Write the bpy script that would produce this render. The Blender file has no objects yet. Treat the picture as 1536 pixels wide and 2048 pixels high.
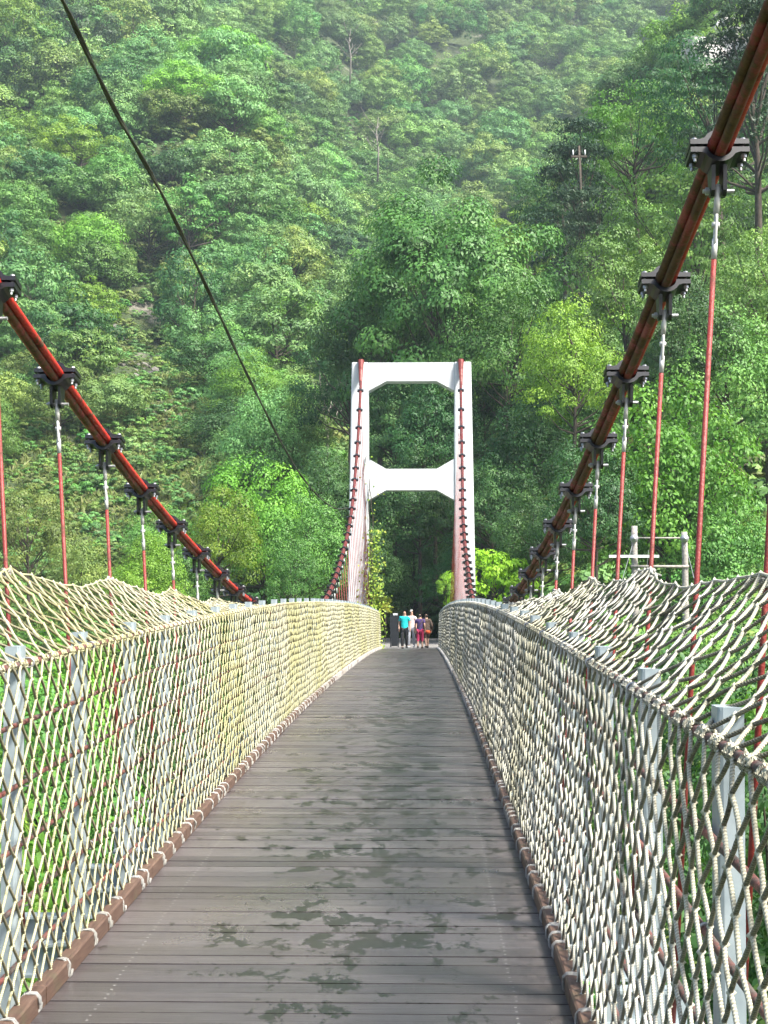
import bpy, bmesh, math, random
import numpy as np
from mathutils import Vector, Matrix

random.seed(7)
RNG = np.random.default_rng(7)
scene = bpy.context.scene
COL = scene.collection
R = math.radians

# ------------------------------------------------------------------ camera
CAM = np.array([0.44, 0.0, 1.60])
F_PX = 3076.0                      # focal length in photograph pixels (1536 x 2048)
YAW, PITCH = math.atan(75 / F_PX), math.atan(176 / F_PX)
cam_data = bpy.data.cameras.new('camera')
cam_data.sensor_fit = 'VERTICAL'
cam_data.sensor_height = 24.0
cam_data.lens = 24.0 * F_PX / 2048.0
cam_data.clip_start = 0.1
cam_data.clip_end = 3000
cam = bpy.data.objects.new('camera', cam_data)
COL.objects.link(cam)
cam.location = CAM
cam.rotation_euler = (math.pi / 2 + PITCH, 0, YAW)
scene.camera = cam

# ------------------------------------------------------------------ sky, sun, exposure
SUN_AZ, SUN_EL = R(128), R(50)      # azimuth clockwise from +Y: behind the camera, to the right
world = bpy.data.worlds.new('World')
scene.world = world
world.use_nodes = True
wn = world.node_tree
wn.nodes.clear()
w_out = wn.nodes.new('ShaderNodeOutputWorld')
w_bg = wn.nodes.new('ShaderNodeBackground')
w_sky = wn.nodes.new('ShaderNodeTexSky')
w_sky.sky_type = 'NISHITA'
w_sky.sun_disc = False
w_sky.sun_elevation = SUN_EL
w_sky.sun_rotation = SUN_AZ
w_sky.air_density = 1.0
w_sky.dust_density = 3.0
w_sky.ozone_density = 1.0
w_bg.inputs['Strength'].default_value = 0.13
wn.links.new(w_sky.outputs[0], w_bg.inputs[0])
wn.links.new(w_bg.outputs[0], w_out.inputs[0])

sun_data = bpy.data.lights.new('sun', 'SUN')
sun_data.energy = 4.8
sun_data.angle = R(12)
sun_data.color = (1.0, 0.95, 0.86)
sun = bpy.data.objects.new('sun', sun_data)
COL.objects.link(sun)
sd = Vector((math.sin(SUN_AZ) * math.cos(SUN_EL), math.cos(SUN_AZ) * math.cos(SUN_EL), math.sin(SUN_EL)))
sun.rotation_euler = sd.to_track_quat('Z', 'Y').to_euler()
sun.location = (30, -30, 60)

vs = scene.view_settings
vs.view_transform = 'Standard'
vs.look = 'None'
vs.exposure = 1.3
vs.gamma = 1.0
vs.use_curve_mapping = False
cy = scene.cycles
cy.max_bounces = 4
cy.diffuse_bounces = 2
cy.glossy_bounces = 2
cy.transmission_bounces = 2
cy.volume_bounces = 0
cy.use_adaptive_sampling = True
cy.adaptive_threshold = 0.03
cy.use_light_tree = False
cy.caustics_reflective = False
cy.caustics_refractive = False
cy.sample_clamp_indirect = 6.0

# ------------------------------------------------------------------ pixel -> world helper
_Rz = Matrix.Rotation(YAW, 3, 'Z') @ Matrix.Rotation(math.pi / 2 + PITCH, 3, 'X')
_RM = np.array(_Rz)


def at(px, py, y):
    """World point at forward distance y that the photograph shows at (px, py)."""
    d = _RM @ np.array([(px - 768) / F_PX, (1024 - py) / F_PX, -1.0])
    return CAM + d * (y / d[1])


# ------------------------------------------------------------------ materials
MATS = {}


def mat(name):
    m = bpy.data.materials.new(name)
    m.use_nodes = True
    m.node_tree.nodes.clear()
    MATS[name] = m
    return m, m.node_tree


def nd(nt, kind, **kw):
    n = nt.nodes.new(kind)
    for k, v in kw.items():
        if k.startswith('in_'):
            key = k[3:].replace('_', ' ')
            n.inputs[int(key) if key.isdigit() else key].default_value = v
        else:
            setattr(n, k, v)
    return n


def ramp(nt, fac, stops, interp='LINEAR'):
    r = nt.nodes.new('ShaderNodeValToRGB')
    r.color_ramp.interpolation = interp
    el = r.color_ramp.elements
    while len(el) > 1:
        el.remove(el[-1])
    el[0].position, el[0].color = stops[0][0], (*stops[0][1], 1)
    for p, c in stops[1:]:
        e = el.new(p)
        e.color = (*c, 1)
    nt.links.new(fac, r.inputs[0])
    return r.outputs[0]


def noise(nt, vec, scale, detail=4, rough=0.55, stretch=None, dist=0.0):
    if stretch is not None:
        mp = nd(nt, 'ShaderNodeMapping')
        mp.inputs['Scale'].default_value = stretch
        nt.links.new(vec, mp.inputs[0])
        vec = mp.outputs[0]
    n = nd(nt, 'ShaderNodeTexNoise')
    n.inputs['Scale'].default_value = scale
    n.inputs['Detail'].default_value = detail
    n.inputs['Roughness'].default_value = rough
    n.inputs['Distortion'].default_value = dist
    nt.links.new(vec, n.inputs['Vector'])
    return n.outputs['Fac']


def mixc(nt, fac, a, b, mode='MIX'):
    m = nd(nt, 'ShaderNodeMix', data_type='RGBA', blend_type=mode)
    for sock, v in ((m.inputs['Factor'], fac), (m.inputs[6], a), (m.inputs[7], b)):
        if hasattr(v, 'is_output'):
            nt.links.new(v, sock)
        elif isinstance(v, tuple):
            sock.default_value = (*v, 1)
        else:
            sock.default_value = v
    return m.outputs[2]


def math_n(nt, op, a, b=None, c=None, clamp=False):
    m = nd(nt, 'ShaderNodeMath', operation=op, use_clamp=clamp)
    for i, v in enumerate((a, b, c)):
        if v is None:
            continue
        if hasattr(v, 'is_output'):
            nt.links.new(v, m.inputs[i])
        else:
            m.inputs[i].default_value = v
    return m.outputs[0]


def finish(nt, color, rough=0.6, bump=None, bump_dist=0.01, bump_str=0.5, metal=0.0, spec=0.5):
    o = nd(nt, 'ShaderNodeOutputMaterial')
    p = nd(nt, 'ShaderNodeBsdfPrincipled')
    p.inputs['Metallic'].default_value = metal
    p.inputs['Specular IOR Level'].default_value = spec
    for sock, v in ((p.inputs['Base Color'], color), (p.inputs['Roughness'], rough)):
        if hasattr(v, 'is_output'):
            nt.links.new(v, sock)
        elif isinstance(v, tuple):
            sock.default_value = (*v, 1)
        else:
            sock.default_value = v
    if bump is not None:
        b = nd(nt, 'ShaderNodeBump')
        b.inputs['Strength'].default_value = bump_str
        b.inputs['Distance'].default_value = bump_dist
        nt.links.new(bump, b.inputs['Height'])
        nt.links.new(b.outputs[0], p.inputs['Normal'])
    nt.links.new(p.outputs[0], o.inputs[0])
    return p


def pos(nt):
    return nd(nt, 'ShaderNodeNewGeometry').outputs['Position']


def plain(name, col, rough=0.5, var=0.25, scale=8.0, metal=0.0, spec=0.5):
    m, nt = mat(name)
    v = noise(nt, nd(nt, 'ShaderNodeTexCoord').outputs['Object'], scale, 5)
    c = ramp(nt, v, [(0.3, tuple(k * (1 - var) for k in col)), (0.7, tuple(min(1, k * (1 + var)) for k in col))])
    finish(nt, c, rough, metal=metal, spec=spec)
    return m


def leaf_material(name, dark, light, tip, translucent=0.3, rough=0.5):
    m, nt = mat(name)
    a = nd(nt, 'ShaderNodeAttribute', attribute_name='shade')
    oi = nd(nt, 'ShaderNodeObjectInfo')
    c = ramp(nt, a.outputs['Fac'], [(0.0, dark), (0.6, light), (1.0, tip)])
    hs = nd(nt, 'ShaderNodeHueSaturation')
    nt.links.new(c, hs.inputs['Color'])
    h = math_n(nt, 'MULTIPLY_ADD', oi.outputs['Random'], 0.045, 0.478)
    r2 = math_n(nt, 'FRACT', math_n(nt, 'MULTIPLY', oi.outputs['Random'], 17.31))
    v = math_n(nt, 'MULTIPLY_ADD', r2, 0.75, 0.80)
    nt.links.new(h, hs.inputs['Hue'])
    nt.links.new(v, hs.inputs['Value'])
    o = nd(nt, 'ShaderNodeOutputMaterial')
    p = nd(nt, 'ShaderNodeBsdfPrincipled')
    p.inputs['Roughness'].default_value = rough
    p.inputs['Specular IOR Level'].default_value = 0.35
    t = nd(nt, 'ShaderNodeBsdfTranslucent')
    nt.links.new(hs.outputs[0], p.inputs['Base Color'])
    tc = mixc(nt, 1.0, hs.outputs[0], (1.0, 1.0, 0.55), 'MULTIPLY')
    nt.links.new(tc, t.inputs['Color'])
    mx = nd(nt, 'ShaderNodeMixShader')
    mx.inputs[0].default_value = translucent
    nt.links.new(p.outputs[0], mx.inputs[1])
    nt.links.new(t.outputs[0], mx.inputs[2])
    nt.links.new(mx.outputs[0], o.inputs[0])
    return m


leaf_material('leaf_forest', (.08, .175, .055), (.145, .28, .08), (.25, .38, .10), .25)
leaf_material('leaf_mid', (.06, .155, .035), (.115, .26, .05), (.21, .37, .07), .25)
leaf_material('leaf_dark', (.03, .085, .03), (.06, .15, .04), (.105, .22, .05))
leaf_material('leaf_bright', (.09, .20, .025), (.17, .33, .04), (.28, .44, .055), .35)
leaf_material('leaf_yellow', (.12, .34, .02), (.21, .48, .025), (.33, .58, .05))
leaf_material('leaf_olive', (.08, .15, .035), (.155, .255, .055), (.28, .37, .08), .25)
leaf_material('leaf_pine', (.025, .06, .03), (.05, .10, .045), (.08, .14, .06), 0.1)
leaf_material('leaf_grass', (.08, .13, .03), (.15, .20, .055), (.24, .25, .10), 0.25)
leaf_material('leaf_vine', (.12, .19, .02), (.22, .29, .03), (.36, .36, .07))

plain('bark', (.075, .06, .045), 0.9, 0.4, 6)
plain('bark_pale', (.22, .20, .17), 0.85, 0.25, 5)
plain('clamp_black', (.008, .009, .011), 0.38, 0.3, 20, spec=0.55)
plain('bolt_zinc', (.42, .43, .44), 0.35, 0.15, 30, metal=0.6)
plain('zinc_socket', (.50, .50, .47), 0.45, 0.18, 30, metal=0.15)
plain('wire_black', (.035, .037, .024), 0.6, 0.6, 3)
plain('white_board', (.75, .77, .78), 0.6, 0.1, 5)
plain('weathered_pole', (.30, .28, .25), 0.85, 0.35, 12)
plain('dark_panel', (.012, .015, .019), 0.5, 0.3, 6)
plain('rock', (.17, .16, .14), 0.9, 0.45, 1.3)
plain('rock_pale', (.55, .53, .50), 0.9, 0.35, .5)
plain('path_grey', (.23, .22, .21), 0.7, 0.2, 3)
plain('skin', (.42, .25, .18), 0.55, 0.1, 8)
plain('hair_black', (.012, .010, .009), 0.5, 0.3, 40)
plain('cloth_turquoise', (.0, .42, .44), 0.8, 0.12, 12)
plain('cloth_black', (.008, .008, .010), 0.8, 0.3, 12)
plain('cloth_white', (.72, .70, .68), 0.8, 0.1, 12)
plain('cloth_pink', (.62, .50, .50), 0.8, 0.12, 12)
plain('cloth_grey', (.30, .31, .35), 0.8, 0.15, 12)
plain('cloth_purple', (.055, .03, .12), 0.8, 0.2, 12)
plain('cloth_red', (.36, .02, .08), 0.8, 0.2, 12)
plain('cloth_brown', (.085, .055, .04), 0.8, 0.2, 12)
plain('cloth_orange', (.62, .10, .03), 0.8, 0.15, 12)
plain('shoe_dark', (.02, .02, .022), 0.6, 0.2, 12)
plain('shoe_white', (.7, .7, .7), 0.6, 0.1, 12)

# galvanised steel
m, nt = mat('galvanised')
tc = nd(nt, 'ShaderNodeTexCoord').outputs['Object']
v1 = noise(nt, tc, 14, 5)
v2 = noise(nt, tc, 2.0, 4, stretch=(1, 1, .25))
c = ramp(nt, v1, [(.3, (.28, .34, .37)), (.7, (.38, .44, .46))])
c = mixc(nt, math_n(nt, 'MULTIPLY', ramp(nt, v2, [(.5, (0, 0, 0)), (.75, (1, 1, 1))]), .5), c, (.20, .22, .20))
finish(nt, c, ramp(nt, v1, [(.3, (.38,) * 3), (.7, (.55,) * 3)]), metal=0.25)

# red painted steel with grime and moss
def red_steel(name, red, moss, amount, scale):
    m, nt = mat(name)
    p_ = pos(nt)
    n1 = noise(nt, p_, scale, 6, .65)
    n2 = noise(nt, p_, scale * 6, 4, .6)
    s = math_n(nt, 'ADD', math_n(nt, 'MULTIPLY', n1, .65), math_n(nt, 'MULTIPLY', n2, .35))
    msk = ramp(nt, s, [(amount, (0, 0, 0)), (amount + .10, (1, 1, 1))])
    base = ramp(nt, n2, [(.3, tuple(k * .7 for k in red)), (.7, red)])
    mo = ramp(nt, n2, [(.35, tuple(k * .45 for k in moss)), (.65, moss)])
    finish(nt, mixc(nt, msk, base, mo), mixc(nt, msk, (.5,) * 3, (.95,) * 3), s, .012, .9)
    return m


red_steel('cable_red', (.54, .032, .020), (.10, .055, .02), .53, 5)
red_steel('cable_maroon', (.17, .026, .022), (.07, .04, .028), .50, 6)
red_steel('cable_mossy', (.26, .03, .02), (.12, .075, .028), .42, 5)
red_steel('rod_red', (.24, .030, .024), (.12, .05, .035), .52, 9)
red_steel('rail_rust', (.20, .06, .048), (.10, .08, .068), .44, 7)

# white tower paint
m, nt = mat('tower_white')
p_ = pos(nt)
n1 = noise(nt, p_, 1.2, 6, .6)
st = noise(nt, p_, 3.0, 5, .6, stretch=(3, 3, .12))
c = ramp(nt, n1, [(.3, (.50, .53, .55)), (.65, (.60, .62, .63))])
c = mixc(nt, math_n(nt, 'MULTIPLY', ramp(nt, st, [(.55, (0, 0, 0)), (.8, (1, 1, 1))]), .35), c, (.32, .33, .31))
finish(nt, c, .7, n1, .01, .15)

# net rope: twisted strands, grimy white to yellowish
def rope_material(name, clean, yellow, dirt):
    m, nt = mat(name)
    uv = nd(nt, 'ShaderNodeUVMap', uv_map='rope').outputs[0]
    sp = nd(nt, 'ShaderNodeSeparateXYZ')
    nt.links.new(uv, sp.inputs[0])
    tw = math_n(nt, 'ADD', math_n(nt, 'MULTIPLY', sp.outputs[0], 120.0), math_n(nt, 'MULTIPLY', sp.outputs[1], 2.0))
    wv = math_n(nt, 'SINE', math_n(nt, 'MULTIPLY', tw, 2 * math.pi))
    wv = math_n(nt, 'MULTIPLY_ADD', wv, .5, .5)
    p_ = pos(nt)
    big = noise(nt, p_, .55, 3, .5)
    mid = noise(nt, p_, 9, 5, .65)
    fine = noise(nt, p_, 60, 3, .6)
    c = mixc(nt, ramp(nt, big, [(.42, (0, 0, 0)), (.62, (1, 1, 1))]), clean, yellow)
    d = math_n(nt, 'ADD', math_n(nt, 'MULTIPLY', mid, .6), math_n(nt, 'MULTIPLY', fine, .4))
    c = mixc(nt, ramp(nt, d, [(.52, (0, 0, 0)), (.66, (1, 1, 1))]), c, dirt)
    groove = ramp(nt, wv, [(0, (.6, .6, .57)), (.45, (1, 1, 1))])
    c = mixc(nt, 1.0, c, groove, 'MULTIPLY')
    finish(nt, c, .85, wv, .003, .8)
    return m


rope_material('rope_left', (.56, .55, .38), (.49, .48, .25), (.16, .14, .06))
rope_material('rope_left_grimy', (.30, .28, .19), (.24, .22, .11), (.06, .05, .03))  # darker rope copy: underside shade painted in, along with grime
rope_material('rope_right_grimy', (.26, .25, .20), (.20, .19, .12), (.04, .037, .03))  # same for the right net: shade and grime in the colour
rope_material('rope_right', (.56, .55, .47), (.47, .45, .32), (.12, .11, .08))
rope_material('rope_white', (.62, .62, .60), (.58, .56, .5), (.3, .28, .24))

# wet deck timber
m, nt = mat('deck_wood')
p_ = pos(nt)
oi = nd(nt, 'ShaderNodeObjectInfo')
grain = noise(nt, p_, 3, 6, .65, stretch=(1.2, 22, 22))
cloud = noise(nt, p_, 1.1, 4, .6)
blot = noise(nt, p_, 6.4, 6, .68, stretch=(1, .6, 1), dist=.15)
fine = noise(nt, p_, 40, 4, .6)
c = ramp(nt, grain, [(.25, (.062, .053, .053)), (.55, (.105, .094, .096)), (.8, (.150, .138, .142))])
val = math_n(nt, 'MULTIPLY_ADD', oi.outputs['Random'], .62, .66)
c = mixc(nt, 1.0, c, val, 'MULTIPLY')
sx = nd(nt, 'ShaderNodeSeparateXYZ')
nt.links.new(p_, sx.inputs[0])
track = math_n(nt, 'SUBTRACT', .10, math_n(nt, 'ABSOLUTE', math_n(nt, 'MULTIPLY', math_n(nt, 'SUBTRACT', sx.outputs[0], .15), .11)))
wsum = math_n(nt, 'ADD', math_n(nt, 'ADD', math_n(nt, 'MULTIPLY', blot, .85), math_n(nt, 'MULTIPLY', fine, .15)), math_n(nt, 'ADD', track, math_n(nt, 'MULTIPLY', oi.outputs['Random'], .07)))
wet = ramp(nt, wsum, [(.622, (0, 0, 0)), (.650, (1, 1, 1))])
c = mixc(nt, math_n(nt, 'MULTIPLY', wet, .9), c, (.016, .017, .014))
oc = nd(nt, 'ShaderNodeSeparateXYZ')
nt.links.new(nd(nt, 'ShaderNodeTexCoord').outputs['Object'], oc.inputs[0])
dx_ = math_n(nt, 'ABSOLUTE', math_n(nt, 'SUBTRACT', math_n(nt, 'ABSOLUTE', oc.outputs[0]), .8))
dy_ = math_n(nt, 'ABSOLUTE', math_n(nt, 'SUBTRACT', math_n(nt, 'ABSOLUTE', oc.outputs[1]), .03))
screw = math_n(nt, 'LESS_THAN', math_n(nt, 'ADD', math_n(nt, 'MULTIPLY', dx_, dx_), math_n(nt, 'MULTIPLY', dy_, dy_)), .000036)
c = mixc(nt, math_n(nt, 'MULTIPLY', screw, .8), c, (.32, .31, .30))
stain = noise(nt, p_, .9, 5, .6)
c = mixc(nt, ramp(nt, stain, [(.45, (0, 0, 0)), (.75, (.45,) * 3)]), c, (.066, .050, .044))
ro = mixc(nt, wet, ramp(nt, cloud, [(.3, (.24,) * 3), (.7, (.40,) * 3)]), (.30,) * 3)
hgt = math_n(nt, 'MULTIPLY', grain, math_n(nt, 'SUBTRACT', 1.0, math_n(nt, 'MULTIPLY', wet, .85)))
finish(nt, c, ro, hgt, .004, .35, spec=.6)

# kerb timber
m, nt = mat('kerb_brown')
p_ = pos(nt)
g = noise(nt, p_, 4, 6, .65, stretch=(20, 1.5, 20))
b_ = noise(nt, p_, 6, 4)
c = ramp(nt, g, [(.25, (.055, .030, .022)), (.6, (.125, .075, .052)), (.85, (.20, .14, .10))])
c = mixc(nt, ramp(nt, b_, [(.55, (0, 0, 0)), (.75, (.7,) * 3)]), c, (.10, .09, .05))
finish(nt, c, .6, g, .003, .5)

# terrain: forest floor, grass, scree
m, nt = mat('hill_ground')
p_ = pos(nt)
n1 = noise(nt, p_, .12, 6, .6)
n2 = noise(nt, p_, 1.2, 6, .65)
c = ramp(nt, n2, [(.25, (.018, .030, .010)), (.5, (.045, .070, .022)), (.75, (.10, .115, .045))])
c2 = ramp(nt, n2, [(.3, (.09, .085, .06)), (.7, (.28, .26, .22))])
c = mixc(nt, ramp(nt, n1, [(.60, (0, 0, 0)), (.68, (1, 1, 1))]), c, c2)
finish(nt, c, .95, n2, .6, .8)

# ------------------------------------------------------------------ mesh helpers
class MB:
    """Collects quads, boxes and tubes into one mesh."""

    def __init__(self):
        self.v, self.f, self.uv, self.n = [], [], [], 0

    def add(self, verts, faces):
        k = len(self.v)
        self.v.extend(tuple(map(float, p)) for p in verts)
        self.f.extend(tuple(i + k for i in f) for f in faces)
        return self

    def box(self, lo, hi, bevel=0.0):
        x0, y0, z0 = lo
        x1, y1, z1 = hi
        if bevel <= 0:
            vs_ = [(x0, y0, z0), (x1, y0, z0), (x1, y1, z0), (x0, y1, z0), (x0, y0, z1), (x1, y0, z1), (x1, y1, z1), (x0, y1, z1)]
            fs_ = [(0, 3, 2, 1), (4, 5, 6, 7), (0, 1, 5, 4), (1, 2, 6, 5), (2, 3, 7, 6), (3, 0, 4, 7)]
            return self.add(vs_, fs_)
        b = bevel           # top edges chamfered
        vs_ = [(x0, y0, z0), (x1, y0, z0), (x1, y1, z0), (x0, y1, z0),
               (x0, y0, z1 - b), (x1, y0, z1 - b), (x1, y1, z1 - b), (x0, y1, z1 - b),
               (x0 + b, y0 + b, z1), (x1 - b, y0 + b, z1), (x1 - b, y1 - b, z1), (x0 + b, y1 - b, z1)]
        fs_ = [(0, 3, 2, 1), (8, 9, 10, 11)]
        for i in range(4):
            j = (i + 1) % 4
            fs_ += [(i, j, j + 4, i + 4), (i + 4, j + 4, j + 8, i + 8)]
        return self.add(vs_, fs_)

    def tube(self, pts, rad, sides=8, caps=True):
        pts = [np.asarray(p, float) for p in pts]
        n = len(pts)
        rad = [rad] * n if np.isscalar(rad) else list(rad)
        vs_, fs_ = [], []
        up = None
        for i in range(n):
            t = pts[min(i + 1, n - 1)] - pts[max(i - 1, 0)]
            t /= (np.linalg.norm(t) + 1e-12)
            if up is None:
                a = np.array([0, 0, 1.]) if abs(t[2]) < .9 else np.array([1., 0, 0])
            else:
                a = up
            b = np.cross(t, a)
            b /= (np.linalg.norm(b) + 1e-12)
            up = np.cross(b, t)
            for s in range(sides):
                an = 2 * math.pi * s / sides
                vs_.append(pts[i] + rad[i] * (math.cos(an) * b + math.sin(an) * up))
        for i in range(n - 1):
            for s in range(sides):
                s2 = (s + 1) % sides
                fs_.append((i * sides + s, i * sides + s2, (i + 1) * sides + s2, (i + 1) * sides + s))
        if caps:
            fs_.append(tuple(range(sides))[::-1])
            fs_.append(tuple((n - 1) * sides + s for s in range(sides)))
        return self.add(vs_, fs_)

    def prism(self, outline, axis, a0, a1):
        """Extrude a 2-D outline along an axis (0, 1 or 2)."""
        n = len(outline)
        vs_ = []
        for a in (a0, a1):
            for (p, q) in outline:
                t = [p, q]
                t.insert(axis, a)
                vs_.append(t)
        fs_ = [tuple(range(n))[::-1], tuple(range(n, 2 * n))]
        for i in range(n):
            j = (i + 1) % n
            fs_.append((i, j, n + j, n + i))
        return self.add(vs_, fs_)

    def mesh(self, name, material, smooth=False):
        me = bpy.data.meshes.new(name)
        me.from_pydata(self.v, [], self.f)
        me.materials.append(MATS[material])
        if smooth:
            me.polygons.foreach_set('use_smooth', [True] * len(me.polygons))
        me.update()
        return me

    def build(self, name, material, parent=None, smooth=False):
        return link(name, self.mesh(name, material, smooth), parent)


def fix_normals(me):
    bm = bmesh.new()
    bm.from_mesh(me)
    bmesh.ops.recalc_face_normals(bm, faces=bm.faces)
    bm.to_mesh(me)
    bm.free()


def link(name, data, parent=None, loc=None):
    o = bpy.data.objects.new(name, data)
    COL.objects.link(o)
    if parent is not None:
        o.parent = parent
    if loc is not None:
        o.location = loc
    return o


def tag(o, label=None, cat=None, group=None, kind=None):
    if label:
        o['label'] = label
    if cat:
        o['category'] = cat
    if group:
        o['group'] = group
    if kind:
        o['kind'] = kind
    return o


def empty(name, loc=(0, 0, 0), rz=0.0):
    o = link(name, None, None, loc)
    o.rotation_euler = (0, 0, rz)
    o.empty_display_size = .3
    return o


def np_mesh(name, verts, faces, material, shade=None, uv=None, smooth=False):
    """Fast mesh from an (n,3) array and an (m,k) face array."""
    me = bpy.data.meshes.new(name)
    nv, (nf, k) = len(verts), faces.shape
    me.vertices.add(nv)
    me.vertices.foreach_set('co', np.ascontiguousarray(verts, dtype=np.float32).ravel())
    me.loops.add(nf * k)
    me.loops.foreach_set('vertex_index', np.ascontiguousarray(faces, dtype=np.int32).ravel())
    me.polygons.add(nf)
    me.polygons.foreach_set('loop_start', np.arange(0, nf * k, k, dtype=np.int32))
    me.polygons.foreach_set('loop_total', np.full(nf, k, dtype=np.int32))
    if smooth:
        me.polygons.foreach_set('use_smooth', np.ones(nf, dtype=bool))
    me.update(calc_edges=True)
    if shade is not None:
        a = me.attributes.new('shade', 'FLOAT', 'FACE')
        a.data.foreach_set('value', np.ascontiguousarray(shade, dtype=np.float32))
    if uv is not None:
        l = me.uv_layers.new(name='rope')
        l.data.foreach_set('uv', np.ascontiguousarray(uv[faces.ravel()], dtype=np.float32).ravel())
    me.materials.append(MATS[material])
    me.validate()
    return me


def lerp_tab(tab):
    """Smooth (Catmull-Rom like) interpolation of a table of (x, y)."""
    xs = np.array([t[0] for t in tab], float)
    ys = np.array([t[1] for t in tab], float)
    m_ = np.gradient(ys, xs)

    def f(x):
        x = np.asarray(x, float)
        i = np.clip(np.searchsorted(xs, x) - 1, 0, len(xs) - 2)
        h = xs[i + 1] - xs[i]
        t = (x - xs[i]) / h
        t2, t3 = t * t, t * t * t
        return (2 * t3 - 3 * t2 + 1) * ys[i] + (t3 - 2 * t2 + t) * h * m_[i] + (-2 * t3 + 3 * t2) * ys[i + 1] + (t3 - t2) * h * m_[i + 1]
    return f


def smooth(x, a, b):
    t = np.clip((np.asarray(x, float) - a) / (b - a), 0, 1)
    return t * t * (3 - 2 * t)


# ------------------------------------------------------------------ bridge geometry
DECK_END = 56.2


def deck_z(y):
    y = np.asarray(y, float)
    return np.where(y < 21, .25 - .0009 * (21 - y) ** 2, .25 - .00034 * (y - 21) ** 2)


cable_h = lerp_tab([(-3, 4.3), (1.3, 2.95), (3.6, 2.34), (5.97, 1.75), (8.31, 1.22), (10.65, .765), (13, .40), (15.33, .10), (18, -.12), (21, -.25), (24, -.28),
                    (27, -.2), (30.4, .04), (34, .42), (37.6, .92), (42, 1.75), (45, 2.5), (50, 4.15), (54, 6.1), (57.7, 8.75)])
cable_b = lerp_tab([(-3, 1.90), (1, 1.76), (6, 1.60), (8.3, 1.55), (11.8, 1.485), (14.1, 1.444), (20, 1.41), (25, 1.40), (30.4, 1.44), (37.6, 1.55),
                    (42, 1.6), (45, 1.64), (50, 1.745), (57.7, 1.87)])
PITCH_Y = 1.17
STATIONS = [5.97 + PITCH_Y * i for i in range(-4, 43)]     # hangers, posts, crossbeams


def cable_pt(y, side):
    return np.array([side * float(cable_b(y)) + (.05 * max(0, (y - 40) / 17.7)), y, 1.6 + float(cable_h(y))])


# ---- terrain
PROF = lerp_tab([(-200, -8), (40, -8), (52, -6), (64, -3), (84, .0), (115, 13), (165, 35), (225, 69), (300, 119), (400, 194), (600, 370)])
RPROF = lerp_tab([(-200, -9), (40, -9), (48, -4), (56, -.8), (62, 0), (75, 6), (95, 16), (120, 30), (150, 47), (200, 60), (300, 66), (600, 70)])


def terrain(x, y):
    x = np.asarray(x, float)
    y = np.asarray(y, float)
    az = (x - .44) / np.maximum(y, 20)
    shift = 30 * smooth(az, -.10, -.02)
    edge = np.interp(y, [140, 175, 230, 300, 400], [-.035, -.062, -.105, -.17, -.24])      # spur of the left hill, falling from upper left to centre
    shift = shift + 48 * smooth(az, edge - .014, edge + .022) * smooth(y, 120, 165)
    t = PROF(np.clip(y - shift * smooth(y, 60, 120), -190, 590))
    s = np.interp(az, [-.04, .03, .1, .2, .32], [0, .4, .72, 1.12, 1.35])
    r = RPROF(np.clip(y, -190, 590))
    r = np.where(r > 0, r * s, r)
    fade = smooth(az, -.03, .06)
    t = np.maximum(t, r * fade + (-9) * (1 - fade))
    und = 5.5 * np.sin((x - .55 * y) / 12.5 + 1.3) * (.6 + .4 * np.sin(y / 27 + .4)) + 2.2 * np.sin(x / 7.3 + y / 11) + 1.2 * np.sin(x / 3.7 - y / 5.1)
    t = t + und * smooth(y, 88, 150)
    t = t + .35 * np.sin(x / 2.1 + y / 3.3) * (1 - smooth(y, 60, 100))
    # flat landing behind the tower
    w = smooth(y, 54.5, 57) * (1 - smooth(y, 78, 92)) * (1 - smooth(np.abs(x - .2), 3.2, 8))
    t = t * (1 - w) + (-.50) * w
    # near bank under the bridge head behind the camera
    n = 1 - smooth(y, -4, 3)
    t = t * (1 - n) + (-1.6) * n
    return t


xs = np.concatenate([np.arange(-320, -90, 10), np.arange(-90, 90, 2.0), np.arange(90, 321, 10)])
ys = np.concatenate([np.arange(-60, 40, 5), np.arange(40, 130, 1.6), np.arange(130, 330, 4), np.arange(330, 561, 10)])
gx, gy = np.meshgrid(xs, ys, indexing='ij')
gz = terrain(gx, gy)
gz += RNG.normal(0, .22, gz.shape) * smooth(gy, 80, 95)
V = np.stack([gx, gy, gz], -1).reshape(-1, 3)
ni, nj = gx.shape
idx = np.arange(ni * nj).reshape(ni, nj)
Fq = np.stack([idx[:-1, :-1], idx[1:, :-1], idx[1:, 1:], idx[:-1, 1:]], -1).reshape(-1, 4)
ground = link('hillside_ground', np_mesh('hillside_ground', V, Fq, 'hill_ground', smooth=True))
tag(ground, kind='structure')

# path beyond the bridge
mb = MB()
pl = [(-1.15 + .05 * math.sin(k), 56.1 + k * 1.0) for k in range(26)]
vs_, fs_ = [], []
for k in range(26):
    yy = DECK_END + .02 + k
    zz = float(terrain(.1, yy)) if k > 2 else -.42
    zz = -.42
    vs_ += [(-1.75, yy, zz), (1.9, yy, zz)]
for k in range(25):
    fs_.append((2 * k, 2 * k + 1, 2 * k + 3, 2 * k + 2))
path = mb.add(vs_, fs_).build('path', 'path_grey')
sol = path.modifiers.new('thick', 'SOLIDIFY')
sol.thickness = .2
sol.offset = -1
tag(path, kind='structure')

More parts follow.
